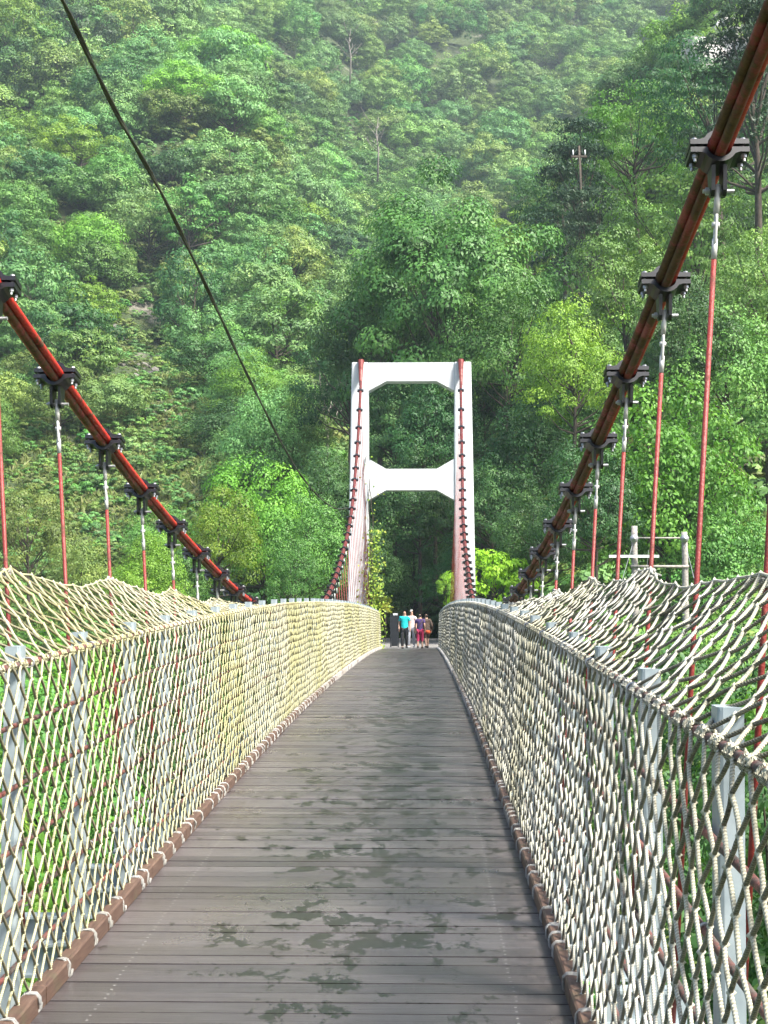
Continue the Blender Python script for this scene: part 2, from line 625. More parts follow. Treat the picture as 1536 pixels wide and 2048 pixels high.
# ------------------------------------------------------------------ deck
deck = empty('bridge_deck')
tag(deck, 'long wet walkway of brown planks running down the middle of the bridge', 'walkway')
W = 1.0
plank_me = []
for k in range(3):
    b = MB().box((-W - .03, -.0655, -.045), (W + .03, .0655, 0))
    plank_me.append(b.mesh('plank', 'deck_wood'))
y = 4.55
n_pl = 0
rest = MB()
prng = random.Random(3)
while y < DECK_END:
    z = float(deck_z(y))
    sl = math.atan(float(deck_z(y + .1) - deck_z(y - .1)) / .2)
    dz = prng.uniform(-.0025, .0025)
    if n_pl < 300:
        o = link('plank', plank_me[n_pl % 3], deck, (prng.uniform(-.006, .006), y, z + dz))
        o.rotation_euler = (sl + prng.uniform(-.010, .010), prng.uniform(-.0012, .0012), prng.uniform(-.0015, .0015))
        if prng.random() < .22:
            o.scale.y = .955
    else:
        rest.box((-W - .03, y - .0655, z - .045 + dz), (W + .03, y + .0655, z + dz))
    n_pl += 1
    y += .14
o = rest.build('far_planks', 'deck_wood', deck)
tag(o, kind='stuff')

# crossbeams, longitudinal stringers
mb = MB()
hx = 1.44
sec = [(-.05, 0), (.05, 0), (.05, -.012), (.006, -.012), (.006, -.138), (.05, -.138), (.05, -.15), (-.05, -.15), (-.05, -.138), (-.006, -.138), (-.006, -.012), (-.05, -.012)]
mb.prism(sec, 0, -hx, hx)
beam_me = mb.mesh('crossbeam', 'galvanised')
fix_normals(beam_me)
for ysn in STATIONS:
    link('crossbeam', beam_me, deck, (0, ysn, float(deck_z(ysn)) - .05))
mb = MB()
mb.prism(sec, 0, -.14, .14)
out_me = mb.mesh('outrigger', 'galvanised')
fix_normals(out_me)
for ysn in STATIONS:
    for side in (-1, 1):
        link('outrigger', out_me, deck, (side * 1.315, ysn + .055, float(deck_z(ysn)) + .065))
for sx_ in (-.8, .8):
    mb = MB()
    yy = np.arange(1.5, DECK_END, 1.5)
    for a, b in zip(yy[:-1], yy[1:]):
        za, zb = float(deck_z(a)) - .21, float(deck_z(b)) - .21
        mb.add([(sx_ - .05, a, za), (sx_ + .05, a, za), (sx_ + .05, b, zb), (sx_ - .05, b, zb), (sx_ - .05, a, za - .15), (sx_ + .05, a, za - .15), (sx_ + .05, b, zb - .15), (sx_ - .05, b, zb - .15)],
               [(0, 1, 2, 3), (7, 6, 5, 4), (0, 3, 7, 4), (1, 5, 6, 2)])
    mb.build('stringer', 'galvanised', deck)

# kerbs and rope lashings
kerb_me = MB().box((-.031, -PITCH_Y / 2 + .004, 0), (.031, PITCH_Y / 2 - .004, .072), .007).mesh('kerb', 'kerb_brown')
mb = MB()
pts = []
for k in range(25):
    a = 2 * math.pi * k / 12
    ca, sa = math.cos(a), math.sin(a)
    s_ = 1 / max(abs(ca), abs(sa)) ** .75
    pts.append((ca * s_ * .036, (k / 24 - .5) * .04, .036 + sa * s_ * .040))
mb.tube(pts, .0055, 6)
lash_me = mb.mesh('lashing', 'rope_white', True)
lash_me.uv_layers.new(name='rope')
for side in (-1, 1):
    for ysn in STATIONS:
        yk = ysn + PITCH_Y / 2
        if yk < 2.5 or yk > DECK_END:
            continue
        sl = math.atan(float(deck_z(yk + .1) - deck_z(yk - .1)) / .2)
        o = link('kerb', kerb_me, deck, (side * (W + .033), yk, float(deck_z(yk)) + .003))
        o.rotation_euler = (sl, 0, prng.uniform(-.003, .003))

# ------------------------------------------------------------------ rope net railing
ROW, COLP = .080, .165
N_ROW = 16


def tie_height(y):
    return np.interp(y, [4, 7.2, 9.5, 11.8, 14.2, 16.5], [1.66, 1.66, 1.60, 1.50, 1.40, 1.33])


def tubes_np(A, B, rad, sides, segs, sag):
    """Many short rope pieces A->B as one vertex / face array with uv (length, angle)."""
    n = len(A)
    T = B - A
    L = np.linalg.norm(T, axis=1, keepdims=True)
    T = T / L
    ref = np.tile(np.array([1.0, .13, .05]), (n, 1))
    Bn = np.cross(T, ref)
    Bn /= np.linalg.norm(Bn, axis=1, keepdims=True)
    Un = np.cross(Bn, T)
    ang = np.arange(sides) * 2 * math.pi / sides
    verts = np.zeros((n, segs + 1, sides, 3))
    uv = np.zeros((n, segs + 1, sides, 2))
    for k in range(segs + 1):
        t = k / segs
        c_ = A + (B - A) * t + sag * (4 * t * (1 - t))
        for s in range(sides):
            verts[:, k, s] = c_ + rad * (math.cos(ang[s]) * Bn + math.sin(ang[s]) * Un)
            uv[:, k, s, 0] = L[:, 0] * t
            uv[:, k, s, 1] = s / sides
    base = np.arange(n) * (segs + 1) * sides
    faces = []
    for k in range(segs):
        for s in range(sides):
            s2 = (s + 1) % sides
            faces.append(np.stack([base + k * sides + s, base + k * sides + s2, base + (k + 1) * sides + s2, base + (k + 1) * sides + s], -1))
    return verts.reshape(-1, 3), np.concatenate(faces), uv.reshape(-1, 2)


def knots_np(P, r):
    dirs = np.array([[1, 0, 0], [-1, 0, 0], [0, 1.0, 0], [0, -1.0, 0], [0, 0, 1.25], [0, 0, -1.25]])
    n = len(P)
    jit = 1 + RNG.uniform(-.25, .25, (n, 6, 1))
    v = (P[:, None, :] + dirs[None] * r * jit).reshape(-1, 3)
    b = np.arange(n) * 6
    tri = [(0, 2, 4), (2, 1, 4), (1, 3, 4), (3, 0, 4), (2, 0, 5), (1, 2, 5), (3, 1, 5), (0, 3, 5)]
    f = np.concatenate([np.stack([b + t[0], b + t[1], b + t[2], b + t[2]], -1) for t in tri])
    return v, f[:, :3]


def build_net(side, y0, y1, material):
    rng = np.random.default_rng(11 if side < 0 else 12)
    nc = int((y1 - y0) / COLP)
    top_off = 1.31
    i_ = np.arange(nc)
    rows = []
    n_up = 6                       # rows of the flared upper part
    for j in range(N_ROW + 1 + n_up):
        yv = y0 + (i_ + .5 * (j % 2)) * COLP
        dz = deck_z(yv)
        if j <= N_ROW:
            t = j / N_ROW
            x = 1.045 + .035 * t + .018 * np.sin(math.pi * t) * np.sin(yv * 1.1 + side)
            z = dz + .075 + t * (top_off - .075 + .012)
            amp = 0 if j in (0, N_ROW) else 1
            fx = rng.normal(0, .003, nc) * amp
            fy = rng.normal(0, .004, nc) * amp + .012 * np.sin(yv * .9 + j * .35) * amp
            fz = rng.normal(0, .003, nc) * amp + .010 * np.sin(yv * 2.1 + j * .2) * amp
            if j == N_ROW:
                x = x + .012
            rows.append(np.stack([side * (x + fx), yv + fy, z + fz], -1))
        else:
            t = (j - N_ROW) / n_up
            u = ((yv - (4.80 if side > 0 else 7.14)) / (2 * PITCH_Y)) % 1.0
            peak = (1 - 2 * np.minimum(u, 1 - u)) ** 1.3             # 1 at a tied hanger, 0 half way
            if side < 0:
                pass
            th = tie_height(yv) - .075 * (1 - peak)
            th = np.maximum(th, top_off + .02)
            reach = .40 - .07 * (1 - peak)
            reach = np.where(yv > 15.5, .05, reach * np.clip((17 - yv) / 3, .1, 1))
            x = 1.092 + reach * t
            z = dz + top_off + .012 + (th - top_off) * (t ** 1.05) - .008 * math.sin(math.pi * t)
            fx = rng.normal(0, .005, nc)
            fy = rng.normal(0, .007, nc)
            fz = rng.normal(0, .005, nc)
            # strands gather towards the tie
            gather = .22 * t ** 2 * peak
            d_to = (((u + .5) % 1.0) - .5) * 2 * PITCH_Y
            rows.append(np.stack([side * (x + fx), yv + fy - gather * d_to, z + fz], -1))
    A, B, fam = [], [], []
    for j in range(N_ROW + n_up):
        p, q = rows[j], rows[j + 1]
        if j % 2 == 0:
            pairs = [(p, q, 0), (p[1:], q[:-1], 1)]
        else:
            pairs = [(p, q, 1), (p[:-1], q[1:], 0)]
        for a, b, fm in pairs:
            if j >= N_ROW:
                keep = a[:, 1] < 15.2
                a, b = a[keep], b[keep]
            A.append(a)
            B.append(b)
            fam.append(np.full(len(a), fm))
    # top edge rope of the flared part and of the far railing
    last = rows[-1][rows[-1][:, 1] < 15.2]
    A.append(last[:-1]); B.append(last[1:])
    for jx, lim in ((0, 40), (1, 16)):
        nr = rows[N_ROW][rows[N_ROW][:, 1] < lim]
        for off_y in ((-.02,) if jx == 0 else (.02, .055)):
            ring = []
            for a_ in np.linspace(0, 2 * math.pi, 7):
                ring.append(np.stack([np.full(len(nr), side * 1.10) + .0175 * math.cos(a_), nr[:, 1] + off_y + .006 * a_ / 6.28, deck_z(nr[:, 1]) + top_off + .0175 * math.sin(a_)], -1))
            for a, b in zip(ring[:-1], ring[1:]):
                A.append(a); B.append(b)
    A, B = np.concatenate(A), np.concatenate(B)
    fam = np.concatenate(fam + [np.zeros(len(A) - sum(map(len, fam)), int)])
    K = np.concatenate([r[r[:, 1] < (15.2 if k > N_ROW else 30)] for k, r in enumerate(rows)])
    near = A[:, 1] < 16
    out_v, out_f, out_uv, off, out_m = [], [], [], 0, []
    for sel, sides, segs in ((near, 6, 3), (~near, 4, 2)):
        a, b = A[sel], B[sel]
        n = len(a)
        sg = np.stack([rng.normal(0, .0015, n), rng.normal(0, .0025, n), rng.normal(-.001, .0015, n)], -1)
        v, f, uv = tubes_np(a, b, .0056, sides, segs, sg)
        out_m.append(np.tile(fam[sel], sides * segs)); out_v.append(v); out_f.append(f + off); out_uv.append(uv); off += len(v)
    me = np_mesh('net', np.concatenate(out_v), np.concatenate(out_f), material, uv=np.concatenate(out_uv), smooth=True)
    me.materials.append(MATS[material + '_grimy'])  # strands with tops leaning nearer get their underside shade as colour
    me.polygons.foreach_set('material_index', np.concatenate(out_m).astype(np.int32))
    kv, kf = knots_np(K, .0102)
    kme = np_mesh('knots', kv, kf, material, uv=np.zeros((len(kv), 2)), smooth=True)
    return me, kme


# channel post, web towards the deck, open top
post_mb = MB()
w2, d2, th_ = .047, .06, .006
outl = []
for (px_, py_) in [(-w2, d2), (-w2, .012), (-w2 + .004, .004), (-w2 + .012, 0), (w2 - .012, 0), (w2 - .004, .004), (w2, .012), (w2, d2),
                   (w2 - th_, d2), (w2 - th_, .014), (w2 - .014, th_), (-w2 + .014, th_), (-w2 + th_, .014), (-w2 + th_, d2)]:
    outl.append((px_, py_))
POST_H = 1.375
post_mb.prism([(q, p) for p, q in outl], 2, -.16, POST_H)       # x = depth outwards, y = along the bridge
post_me = post_mb.mesh('post', 'galvanised')
fix_normals(post_me)
cap_me = MB().box((.006, -.045, POST_H - .008), (.058, .045, POST_H - .002)).mesh('cap', 'galvanised')
plate = MB()
plate.prism([(-.004, -.075), (.115, -.075), (.115, .075), (-.004, .075)], 2, -.052, -.036)
plate_me = plate.mesh('base_plate', 'galvanised')
fix_normals(plate_me)
ub = MB()
pts = []
for k in range(9):
    a = math.pi * k / 8
    pts.append((-.005 - .018 * math.sin(a), .0, -.018 * math.cos(a)))
ub.tube([(.02, 0, -.018)] + pts + [(.02, 0, .018)], .004, 6)
ub_me = ub.mesh('u_bolt', 'bolt_zinc', True)

RAILS = [1.31, 1.08, .85, .62, .39, .17]
railing_text = {-1: 'long rope net railing with galvanised posts on the left side, yellowish net',
                1: 'long rope net railing with galvanised posts on the right side, whiter net'}
for side in (-1, 1):
    root = empty('net_railing', (side * 1.08, 3.0, 0))
    tag(root, railing_text[side], 'railing')
    inv = Matrix.Translation((-side * 1.08, -3.0, 0))

    def put(o):
        o.parent = root
        o.matrix_parent_inverse = inv
        return o
    me, kme = build_net(side, 2.6 if side > 0 else 3.4, DECK_END, 'rope_left' if side < 0 else 'rope_right')
    net = put(link('net', me))
    kn = link('net_knots', kme, net)
    tag(net, kind='stuff')
    tag(kn, kind='stuff')
    for ysn in STATIONS:
        if ysn < 2.3 or ysn > DECK_END:
            continue
        p = put(link('post', post_me, None, (side * 1.115, ysn, float(deck_z(ysn)))))
        p.scale.x = side
        p.rotation_euler = (prng.uniform(-.006, .006), prng.uniform(-.006, .006), 0)
        link('cap', cap_me, p)
        link('base_plate', plate_me, p)
        if ysn < 16:
            for hr in RAILS[::2]:
                u = link('u_bolt', ub_me, p, (-.012, .028, hr))
    ry = np.arange(2.2, DECK_END, .39)
    for hr in RAILS:
        pts = [(side * (1.10), yy, float(deck_z(yy)) + hr + .003 * math.sin(yy * 3 + hr * 9)) for yy in ry]
        put(MB().tube(pts, .0105 if hr < 1.3 else .0125, 8).build('rail', 'rail_rust', None, True))
    # white lashings of the net round the kerb
    yl = 4.7
    far = MB()
    k = 0
    while yl < DECK_END - .2:
        z = float(deck_z(yl)) + .003
        if k < 70:
            o = put(link('lashing', lash_me, None, (side * (W + .033), yl, z)))
            o.rotation_euler = (prng.uniform(-.15, .15), 0, prng.uniform(-.5, .5))
            s_ = prng.uniform(.97, 1.12)
            o.scale = (1.0, s_, 1.0)
        else:
            far.box((side * (W + .033) - .04, yl - .02, z), (side * (W + .033) + .04, yl + .02, z + .08))
        k += 1
        yl += COLP * prng.choice((1, 2, 2, 3))
    fo = put(far.build('far_lashings', 'rope_white'))
    tag(fo, kind='stuff')

# ------------------------------------------------------------------ main cables, clamps, hangers
def clamp_mesh():
    """Two-part collar with side flanges and a fork below; cable along local +Y."""
    mb = MB()
    R0, R1, L2 = .062, .088, .075
    # two half rings with flanges (outline in x,z extruded along y)
    for sgn in (1, -1):
        o_ = []
        fl, ft = .150, .028
        gap = .008
        o_.append((fl, sgn * gap)); o_.append((fl, sgn * (gap + ft)))
        o_.append((R1 + .012, sgn * (gap + ft)))
        for k in range(1, 12):
            a = math.pi * k / 12
            if math.sin(a) * R1 > gap + ft - .004:
                o_.append((math.cos(a) * R1, sgn * math.sin(a) * R1))
        o_.append((-R1 - .012, sgn * (gap + ft)))
        o_.append((-fl, sgn * (gap + ft))); o_.append((-fl, sgn * gap))
        o_.append((-R0, sgn * gap))
        for k in range(11, 0, -1):
            a = math.pi * k / 12
            o_.append((math.cos(a) * R0, sgn * (gap + math.sin(a) * (R0 - gap))))
        o_.append((R0, sgn * gap))
        mb.prism(o_, 1, -L2, L2)
    me = mb.mesh('clamp', 'clamp_black')
    fix_normals(me)
    return me


def fork_mesh():
    mb = MB()
    for s in (-1, 1):
        mb.prism([(-.055, -.075), (.055, -.075), (.045, -.20), (.02, -.225), (-.02, -.225), (-.045, -.20)], 0, s * .030 - .010, s * .030 + .010)
    me = mb.mesh('fork', 'clamp_black')
    fix_normals(me)
    return me


CL, FK = clamp_mesh(), fork_mesh()
bolt_mb = MB()
bolt_mb.tube([(0, 0, -.075), (0, 0, .05)], .008, 8)
for z0, z1 in ((-.055, -.037), (.037, .052)):
    bolt_mb.tube([(0, 0, z0), (0, 0, z1)], .015, 6)
BOLT = bolt_mb.mesh('bolt', 'bolt_zinc')
pin_mb = MB().tube([(-.075, 0, -.195), (.085, 0, -.195)], .011, 8)
pin_mb.tube([(-.062, 0, -.195), (-.045, 0, -.195)], .020, 6)
PIN = pin_mb.mesh('pin', 'bolt_zinc')
# far clamp with bolts and pin in one mesh
far_mb = MB()
far_mb.add([v.co for v in CL.vertices], [tuple(p.vertices) for p in CL.polygons])
far_mb.add([v.co for v in FK.vertices], [tuple(p.vertices) for p in FK.polygons])
FAR_CL = far_mb.mesh('clamp', 'clamp_black')

cable_text = {-1: 'red main suspension cable of bundled ropes along the left side, with clamps and hangers',
              1: 'red main suspension cable of bundled ropes along the right side, with clamps and hangers'}
for side in (-1, 1):
    root = empty('main_cable', cable_pt(57.7, side))
    inv = Matrix.Translation(-Vector(cable_pt(57.7, side)))
    tag(root, cable_text[side], 'cable')

    def putc(o):
        o.parent = root
        o.matrix_parent_inverse = inv
        return o
    yy = np.concatenate([np.arange(-2.5, 20, .35), np.arange(20, 57.9, .6)])
    P = np.array([cable_pt(v, side) for v in yy])
    T = np.gradient(P, axis=0)
    T /= np.linalg.norm(T, axis=1, keepdims=True)
    Bx = np.cross(T, [0, 0, 1.0])
    Bx /= np.linalg.norm(Bx, axis=1, keepdims=True)
    Un = np.cross(Bx, T)
    rs = .0205
    offs = [(0, .029), (-.028, 0), (.028, 0), (0, -.029)]
    for k, (ox, oz) in enumerate(offs):
        pts = P + Bx * ox + Un * oz
        nsp = int(np.searchsorted(yy, 23.0))
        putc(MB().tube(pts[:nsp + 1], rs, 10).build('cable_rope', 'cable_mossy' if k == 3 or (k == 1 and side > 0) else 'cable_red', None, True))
        putc(MB().tube(pts[nsp:], rs, 8).build('cable_rope', 'cable_maroon', None, True))  # far half is a darker maroon than the near half
    for i, ysn in enumerate(STATIONS + [STATIONS[-1] + PITCH_Y]):
        if ysn > 57.0:
            continue
        c0 = cable_pt(ysn, side)
        t = cable_pt(ysn + .1, side) - cable_pt(ysn - .1, side)
        slope = math.atan2(t[2], math.hypot(t[0], t[1]))
        yaw = math.atan2(-t[0], t[1])
        near = ysn < 17
        cl = putc(link('clamp', CL if near else FAR_CL, None, c0))
        cl.rotation_euler = (slope, 0, yaw + prng.uniform(-.03, .03))
        cl.scale = (.76, .8, .78)
        if near:
            for bx in (-.125, .125):
                for by in (-.045, .045):
                    link('bolt', BOLT, cl, (bx, by, 0))
            fk = link('fork', FK, cl)
            fk.rotation_euler = (-slope, 0, 0)
            pn = link('pin', PIN, cl)
            pn.rotation_euler = (-slope, 0, 0)
        # hanger rod from clamp to crossbeam end
        top = c0 + np.array([0, 0, -.152])
        bot = np.array([side * 1.39, ysn, float(deck_z(min(ysn, 56))) - .09])
        d = bot - top
        Lh = np.linalg.norm(d)
        if Lh < .3:
            continue
        d /= Lh
        sock = min(.27, Lh * .3)
        hg = putc(MB().tube([top + d * sock * .9, bot], .0105 if ysn < 20 else .009, 8).build('hanger', 'rod_red', None, True))
        # turnbuckle socket: eye, two side bars, sleeve
        mb = MB()
        e = np.array([0, 1.0, 0])
        mb.tube([top + d * -.025, top + d * .09], .012, 8)
        if near:
            for s in (-1, 1):
                mb.tube([top + d * .08, top + d * .11 + e * s * .010, top + d * (sock - .07) + e * s * .010, top + d * (sock - .05)], .0068, 6)
            mb.tube([top + d * .125, top + d * .145], .016, 8)
            mb.tube([top + d * (sock - .08), top + d * sock], .0115, 8)
        else:
            mb.tube([top + d * .1, top + d * sock], .017, 6)
        mb.build('turnbuckle', 'zinc_socket', hg, True)
    # net ties: rope wound round every second hanger
    for ysn in ([4.80, 7.14, 9.48, 11.82] if True else []):
        c0 = cable_pt(ysn, side)
        top = c0 + np.array([0, 0, -.195])
        bot = np.array([side * 1.39, ysn, float(deck_z(ysn)) - .09])
        zt = float(deck_z(ysn)) + float(tie_height(ysn)) - .015
        f_ = (zt - top[2]) / (bot[2] - top[2])
        p = top + (bot - top) * f_
        mb = MB()
        for w_ in range(3):
            pts = [p + np.array([.019 * math.cos(a) - side * .002, .019 * math.sin(a), (w_ - 1) * .015 + .006 * math.sin(2 * a)]) for a in np.linspace(0, 2 * math.pi, 9)]
            mb.tube(pts, .0075, 6, caps=False)
        mb.tube([p + np.array([side * .02, 0, 0]), p + np.array([side * .05, .03, -.01])], .006, 6)
        me = mb.mesh('net_tie', 'rope_white', True)
        me.uv_layers.new(name='rope')
        putc(link('net_tie', me))

# ------------------------------------------------------------------ tower
TY, TX = 57.7, .07
tower = empty('bridge_tower', (TX, TY, -.5))
tag(tower, 'white concrete portal tower with two crossbeams at the far end of the bridge', 'tower')
tinv = Matrix.Translation((-TX, -TY, .5))


def putt(o):
    o.parent = tower
    o.matrix_parent_inverse = tinv
    return o


Z0, ZT = -.6, 10.52
def bevelled(mb_obj, w=.05):
    b = mb_obj.modifiers.new('bevel', 'BEVEL')
    b.width = w
    b.segments = 2
    b.limit_method = 'ANGLE'
    return mb_obj


for s in (-1, 1):
    o_top, o_bot, i_ = 2.24, 2.42, 1.61
    mb = MB()
    ol = [(TX + s * i_, Z0), (TX + s * o_bot, Z0), (TX + s * o_top, ZT), (TX + s * i_, ZT)]
    mb.prism(ol, 1, TY - .42, TY + .42)
    o = putt(mb.build('leg', 'tower_white'))
    fix_normals(o.data)
    bevelled(o)
ix = 1.61 - .004
hx_ = .66
# top beam with haunches below
for name, zt, zb, hu, hd in (('crossbeam', ZT - .012, 9.80, 0, .36), ('crossbeam', 6.50, 5.70, .38, .37)):
    ol = [(TX - ix, zt + hu), (TX - ix + hx_, zt), (TX + ix - hx_, zt), (TX + ix, zt + hu), (TX + ix, zb - hd), (TX + ix - hx_, zb), (TX - ix + hx_, zb), (TX - ix, zb - hd)]
    if hu == 0:
        ol = [(TX - ix, zt), (TX + ix, zt), (TX + ix, zb - hd), (TX + ix - hx_, zb), (TX - ix + hx_, zb), (TX - ix, zb - hd)]
    o = putt(MB().prism(ol, 1, TY - .36, TY + .36).build(name, 'tower_white'))
    fix_normals(o.data)
for s in (-1, 1):
    x_ = cable_pt(57.7, s)[0]
    mb = MB()
    mb.prism([(x_ - .13, ZT - .01), (x_ + .13, ZT - .01), (x_ + .09, ZT + .10), (x_ - .09, ZT + .10)], 1, TY - .45, TY + .45)
    o = putt(mb.build('saddle', 'rod_red'))
    fix_normals(o.data)
    mb = MB()
    # tapered cable shoe on the front face
    mb.tube([(x_, TY - .50, ZT + .06), (x_, TY - .60, ZT - .35), (x_, TY - .9, ZT - .95)], [.11, .085, .05], 8)
    o = putt(mb.build('cable_shoe', 'rod_red'))
    fix_normals(o.data)

# ------------------------------------------------------------------ overhead wire
wp = [at(60, -130, 7.4), at(125, 0, 8.2), at(230, 220, 9.8), at(330, 400, 11.7), at(430, 610, 14.3), at(490, 740, 17.4), at(560, 880, 22.5), at(605, 955, 28), at(645, 1000, 35), at(672, 1017, 40.5), at(696, 1016, 44.8)]
wp = np.array(wp)
sidx = np.arange(len(wp))
fx_, fy_, fz_ = [lerp_tab(list(zip(sidx, wp[:, k]))) for k in range(3)]
ss = np.linspace(0, len(wp) - 1, 90)
wpts = np.stack([fx_(ss), fy_(ss), fz_(ss)], -1)
wire = empty('overhead_cable', wpts[-1])
tag(wire, 'thick black overhead cable sagging from the upper left towards the tower', 'cable')
winv = Matrix.Translation(-Vector(wpts[-1]))
for k in range(2):
    a = ss * 5 + k * math.pi
    off = np.stack([np.cos(a) * .007, np.zeros_like(a), np.sin(a) * .007], -1)
    o = MB().tube(wpts + off, .0105, 8).build('cable_strand', 'wire_black', None, True)
    o.parent = wire
    o.matrix_parent_inverse = winv

# ------------------------------------------------------------------ trees
def leaf_quads(C, N, L, Wd, rng, fold=0.0):
    """Rhombic leaves at C facing N with length L and width Wd."""
    n = len(C)
    N = N / (np.linalg.norm(N, axis=1, keepdims=True) + 1e-9)
    r = rng.normal(size=(n, 3))
    T = r - N * np.sum(r * N, axis=1, keepdims=True)
    T /= (np.linalg.norm(T, axis=1, keepdims=True) + 1e-9)
    B = np.cross(N, T)
    L = L[:, None]
    Wd = Wd[:, None]
    v = np.stack([C - T * L * .5, C + B * Wd * .5 - T * L * .08 + N * Wd * .12, C + T * L * .5, C - B * Wd * .5 - T * L * .08 + N * Wd * .12], 1).reshape(-1, 3)
    f = np.arange(n * 4).reshape(n, 4)
    return v, f


def make_tree(seed, H, Rc, base, n_clump, per, leaf, style='broad', aspect=.55, spread=1.0, trunk_r=None):
    """Returns (crown verts, faces, shade, trunk MB) of a tree with its foot at the origin."""
    rng = np.random.default_rng(seed)
    zc = base + (H - base) * .5
    rz = (H - base) * .5
    tips, crad = [], []
    lob = rng.uniform(0, 2 * math.pi, 3)
    for k in range(n_clump):
        # direction on the upper part of the crown
        u = rng.uniform(-.6, 1.0)
        a = rng.uniform(0, 2 * math.pi)
        if style == 'pine':
            lev = rng.integers(0, 7) / 6.5
            z = base + (H - base) * (lev + rng.normal(0, .02))
            rr = Rc * (1.0 - .72 * lev) * rng.uniform(.35, 1.05)
            tips.append((rr * math.cos(a), rr * math.sin(a), z))
            crad.append(Rc * rng.uniform(.20, .34))
            continue
        s = math.sqrt(max(0, 1 - u * u))
        wob = 1 + .20 * math.sin(2 * a + lob[0]) + .13 * math.sin(3 * a + lob[1]) + .10 * math.sin(5 * u + lob[2])
        rad = wob * rng.uniform(.62, 1.0) ** .5
        if rng.random() < .22:
            rad *= .6
        p = np.array([Rc * s * math.cos(a) * rad * spread, Rc * s * math.sin(a) * rad * spread, zc + rz * u * min(rad, 1.06)])
        tips.append(p)
        crad.append(Rc * rng.uniform(.15, .30))
    tips = np.array(tips)
    crad = np.array(crad)
    Cs, Ns, Sh = [], [], []
    for c_, r_ in zip(tips, crad):
        n = int(per * rng.uniform(.7, 1.3))
        d = rng.normal(size=(n, 3))
        d[:, 2] = np.abs(d[:, 2]) * 1.0 - .35
        d /= np.linalg.norm(d, axis=1, keepdims=True)
        q = rng.uniform(.72, 1.06, n)
        fl = np.array([1.08, 1.08, aspect])
        P_ = c_ + d * (r_ * q)[:, None] * fl
        if style == 'droop':
            P_[:, 2] -= .35 * r_ * (np.linalg.norm(d[:, :2], axis=1)) ** 2
        outw = d.copy()
        mid = np.array([0, 0, zc])
        big = (c_ - mid)
        big = big / (np.linalg.norm(big) + 1e-6)
        N_ = outw * 1.0 + big * .3 + np.array([0, 0, .30]) + rng.normal(0, .22, (n, 3))
        if style == 'droop':
            N_ = outw * 1.0 + big * .25 + np.array([0, 0, .30]) + rng.normal(0, .24, (n, 3))
        if style == 'pine':
            N_ = rng.normal(0, .6, (n, 3)) + np.array([0, 0, .8])
        cs = rng.uniform(-.3, .3)
        Cs.append(P_)
        Ns.append(N_)
        Sh.append(np.clip(rng.uniform(.28, .58, n) + cs, 0, 1))
    C_ = np.concatenate(Cs)
    N_ = np.concatenate(Ns)
    n = len(C_)
    L = leaf * rng.uniform(.7, 1.35, n)
    Wd = L * (rng.uniform(.42, .62, n) if style != 'pine' else rng.uniform(.18, .3, n))
    v, f = leaf_quads(C_, N_, L, Wd, rng)
    sh = np.concatenate(Sh)
    # skeleton
    mb = MB()
    tr = trunk_r or H * .018
    top = np.array([rng.normal(0, .04) * H, rng.normal(0, .04) * H, H * .80])
    tp = [np.array([0, 0, -6.5]), np.array([0, 0, 0.0]), top * .35 + rng.normal(0, .01 * H, 3) * [1, 1, 0], top * .7 + rng.normal(0, .015 * H, 3) * [1, 1, 0], top]
    mb.tube(tp, [tr * 1.35, tr * 1.1, tr * .85, tr * .5, tr * .15], 7)
    nb = min(len(tips), 26)
    for k in rng.choice(len(tips), nb, replace=False):
        e = tips[k]
        hz = np.clip(e[2] * rng.uniform(.45, .75), H * .16, H * .72)
        s0 = top * (hz / top[2])
        s0[2] = hz
        m_ = s0 + (e - s0) * .5 + np.array([0, 0, -.06 * np.linalg.norm(e - s0)]) + rng.normal(0, .03, 3) * Rc
        r0 = tr * rng.uniform(.3, .5)
        mb.tube([s0, m_, e], [r0, r0 * .65, r0 * .2], 5, caps=False)
    return v, f, sh, mb


PROTO = {}


def proto(key, leafmat, bark='bark', **kw):
    v, f, sh, mb = make_tree(**kw)
    PROTO[key] = (np_mesh('crown', v, f, leafmat, shade=sh), mb.mesh('trunk', bark, True), kw['H'], kw['Rc'])


# hillside forest kinds
for k in range(6):
    proto(f'forest{k}', 'leaf_forest', seed=20 + k, H=10 + (k % 3), Rc=4.8 + .35 * (k % 2), base=2.0 + .6 * (k % 2), n_clump=[70, 95, 80, 110, 64, 90][k], per=95, leaf=.36,
          aspect=[.8, .9, .66, .85, .95, .75][k])
# nearer, finer trees
for k in range(4):
    proto(f'fine{k}', 'leaf_mid', seed=50 + k, H=11, Rc=5.0, base=1.6, n_clump=[150, 180, 130, 160][k], per=120, leaf=.22, aspect=[.75, .85, .68, .8][k])
proto('tier0', 'leaf_mid', seed=61, H=11, Rc=5.4, base=3.2, n_clump=105, per=130, leaf=.22, aspect=.45)
proto('tier1', 'leaf_mid', seed=62, H=11, Rc=5.6, base=3.6, n_clump=90, per=140, leaf=.22, aspect=.42)
proto('droop0', 'leaf_bright', seed=71, H=10, Rc=4.6, base=.8, n_clump=180, per=100, leaf=.25, style='droop', aspect=.8)
proto('droop1', 'leaf_mid', seed=72, H=12, Rc=4.8, base=1.2, n_clump=105, per=420, leaf=.17, aspect=.72)
proto('pine0', 'leaf_pine', seed=81, H=13, Rc=4.2, base=4.0, n_clump=85, per=130, leaf=.34, style='pine', aspect=.34)
proto('pine1', 'leaf_pine', seed=82, H=12, Rc=4.6, base=3.5, n_clump=80, per=130, leaf=.34, style='pine', aspect=.30)
proto('bush0', 'leaf_mid', seed=91, H=3.2, Rc=2.0, base=.1, n_clump=52, per=90, leaf=.15, aspect=.7)
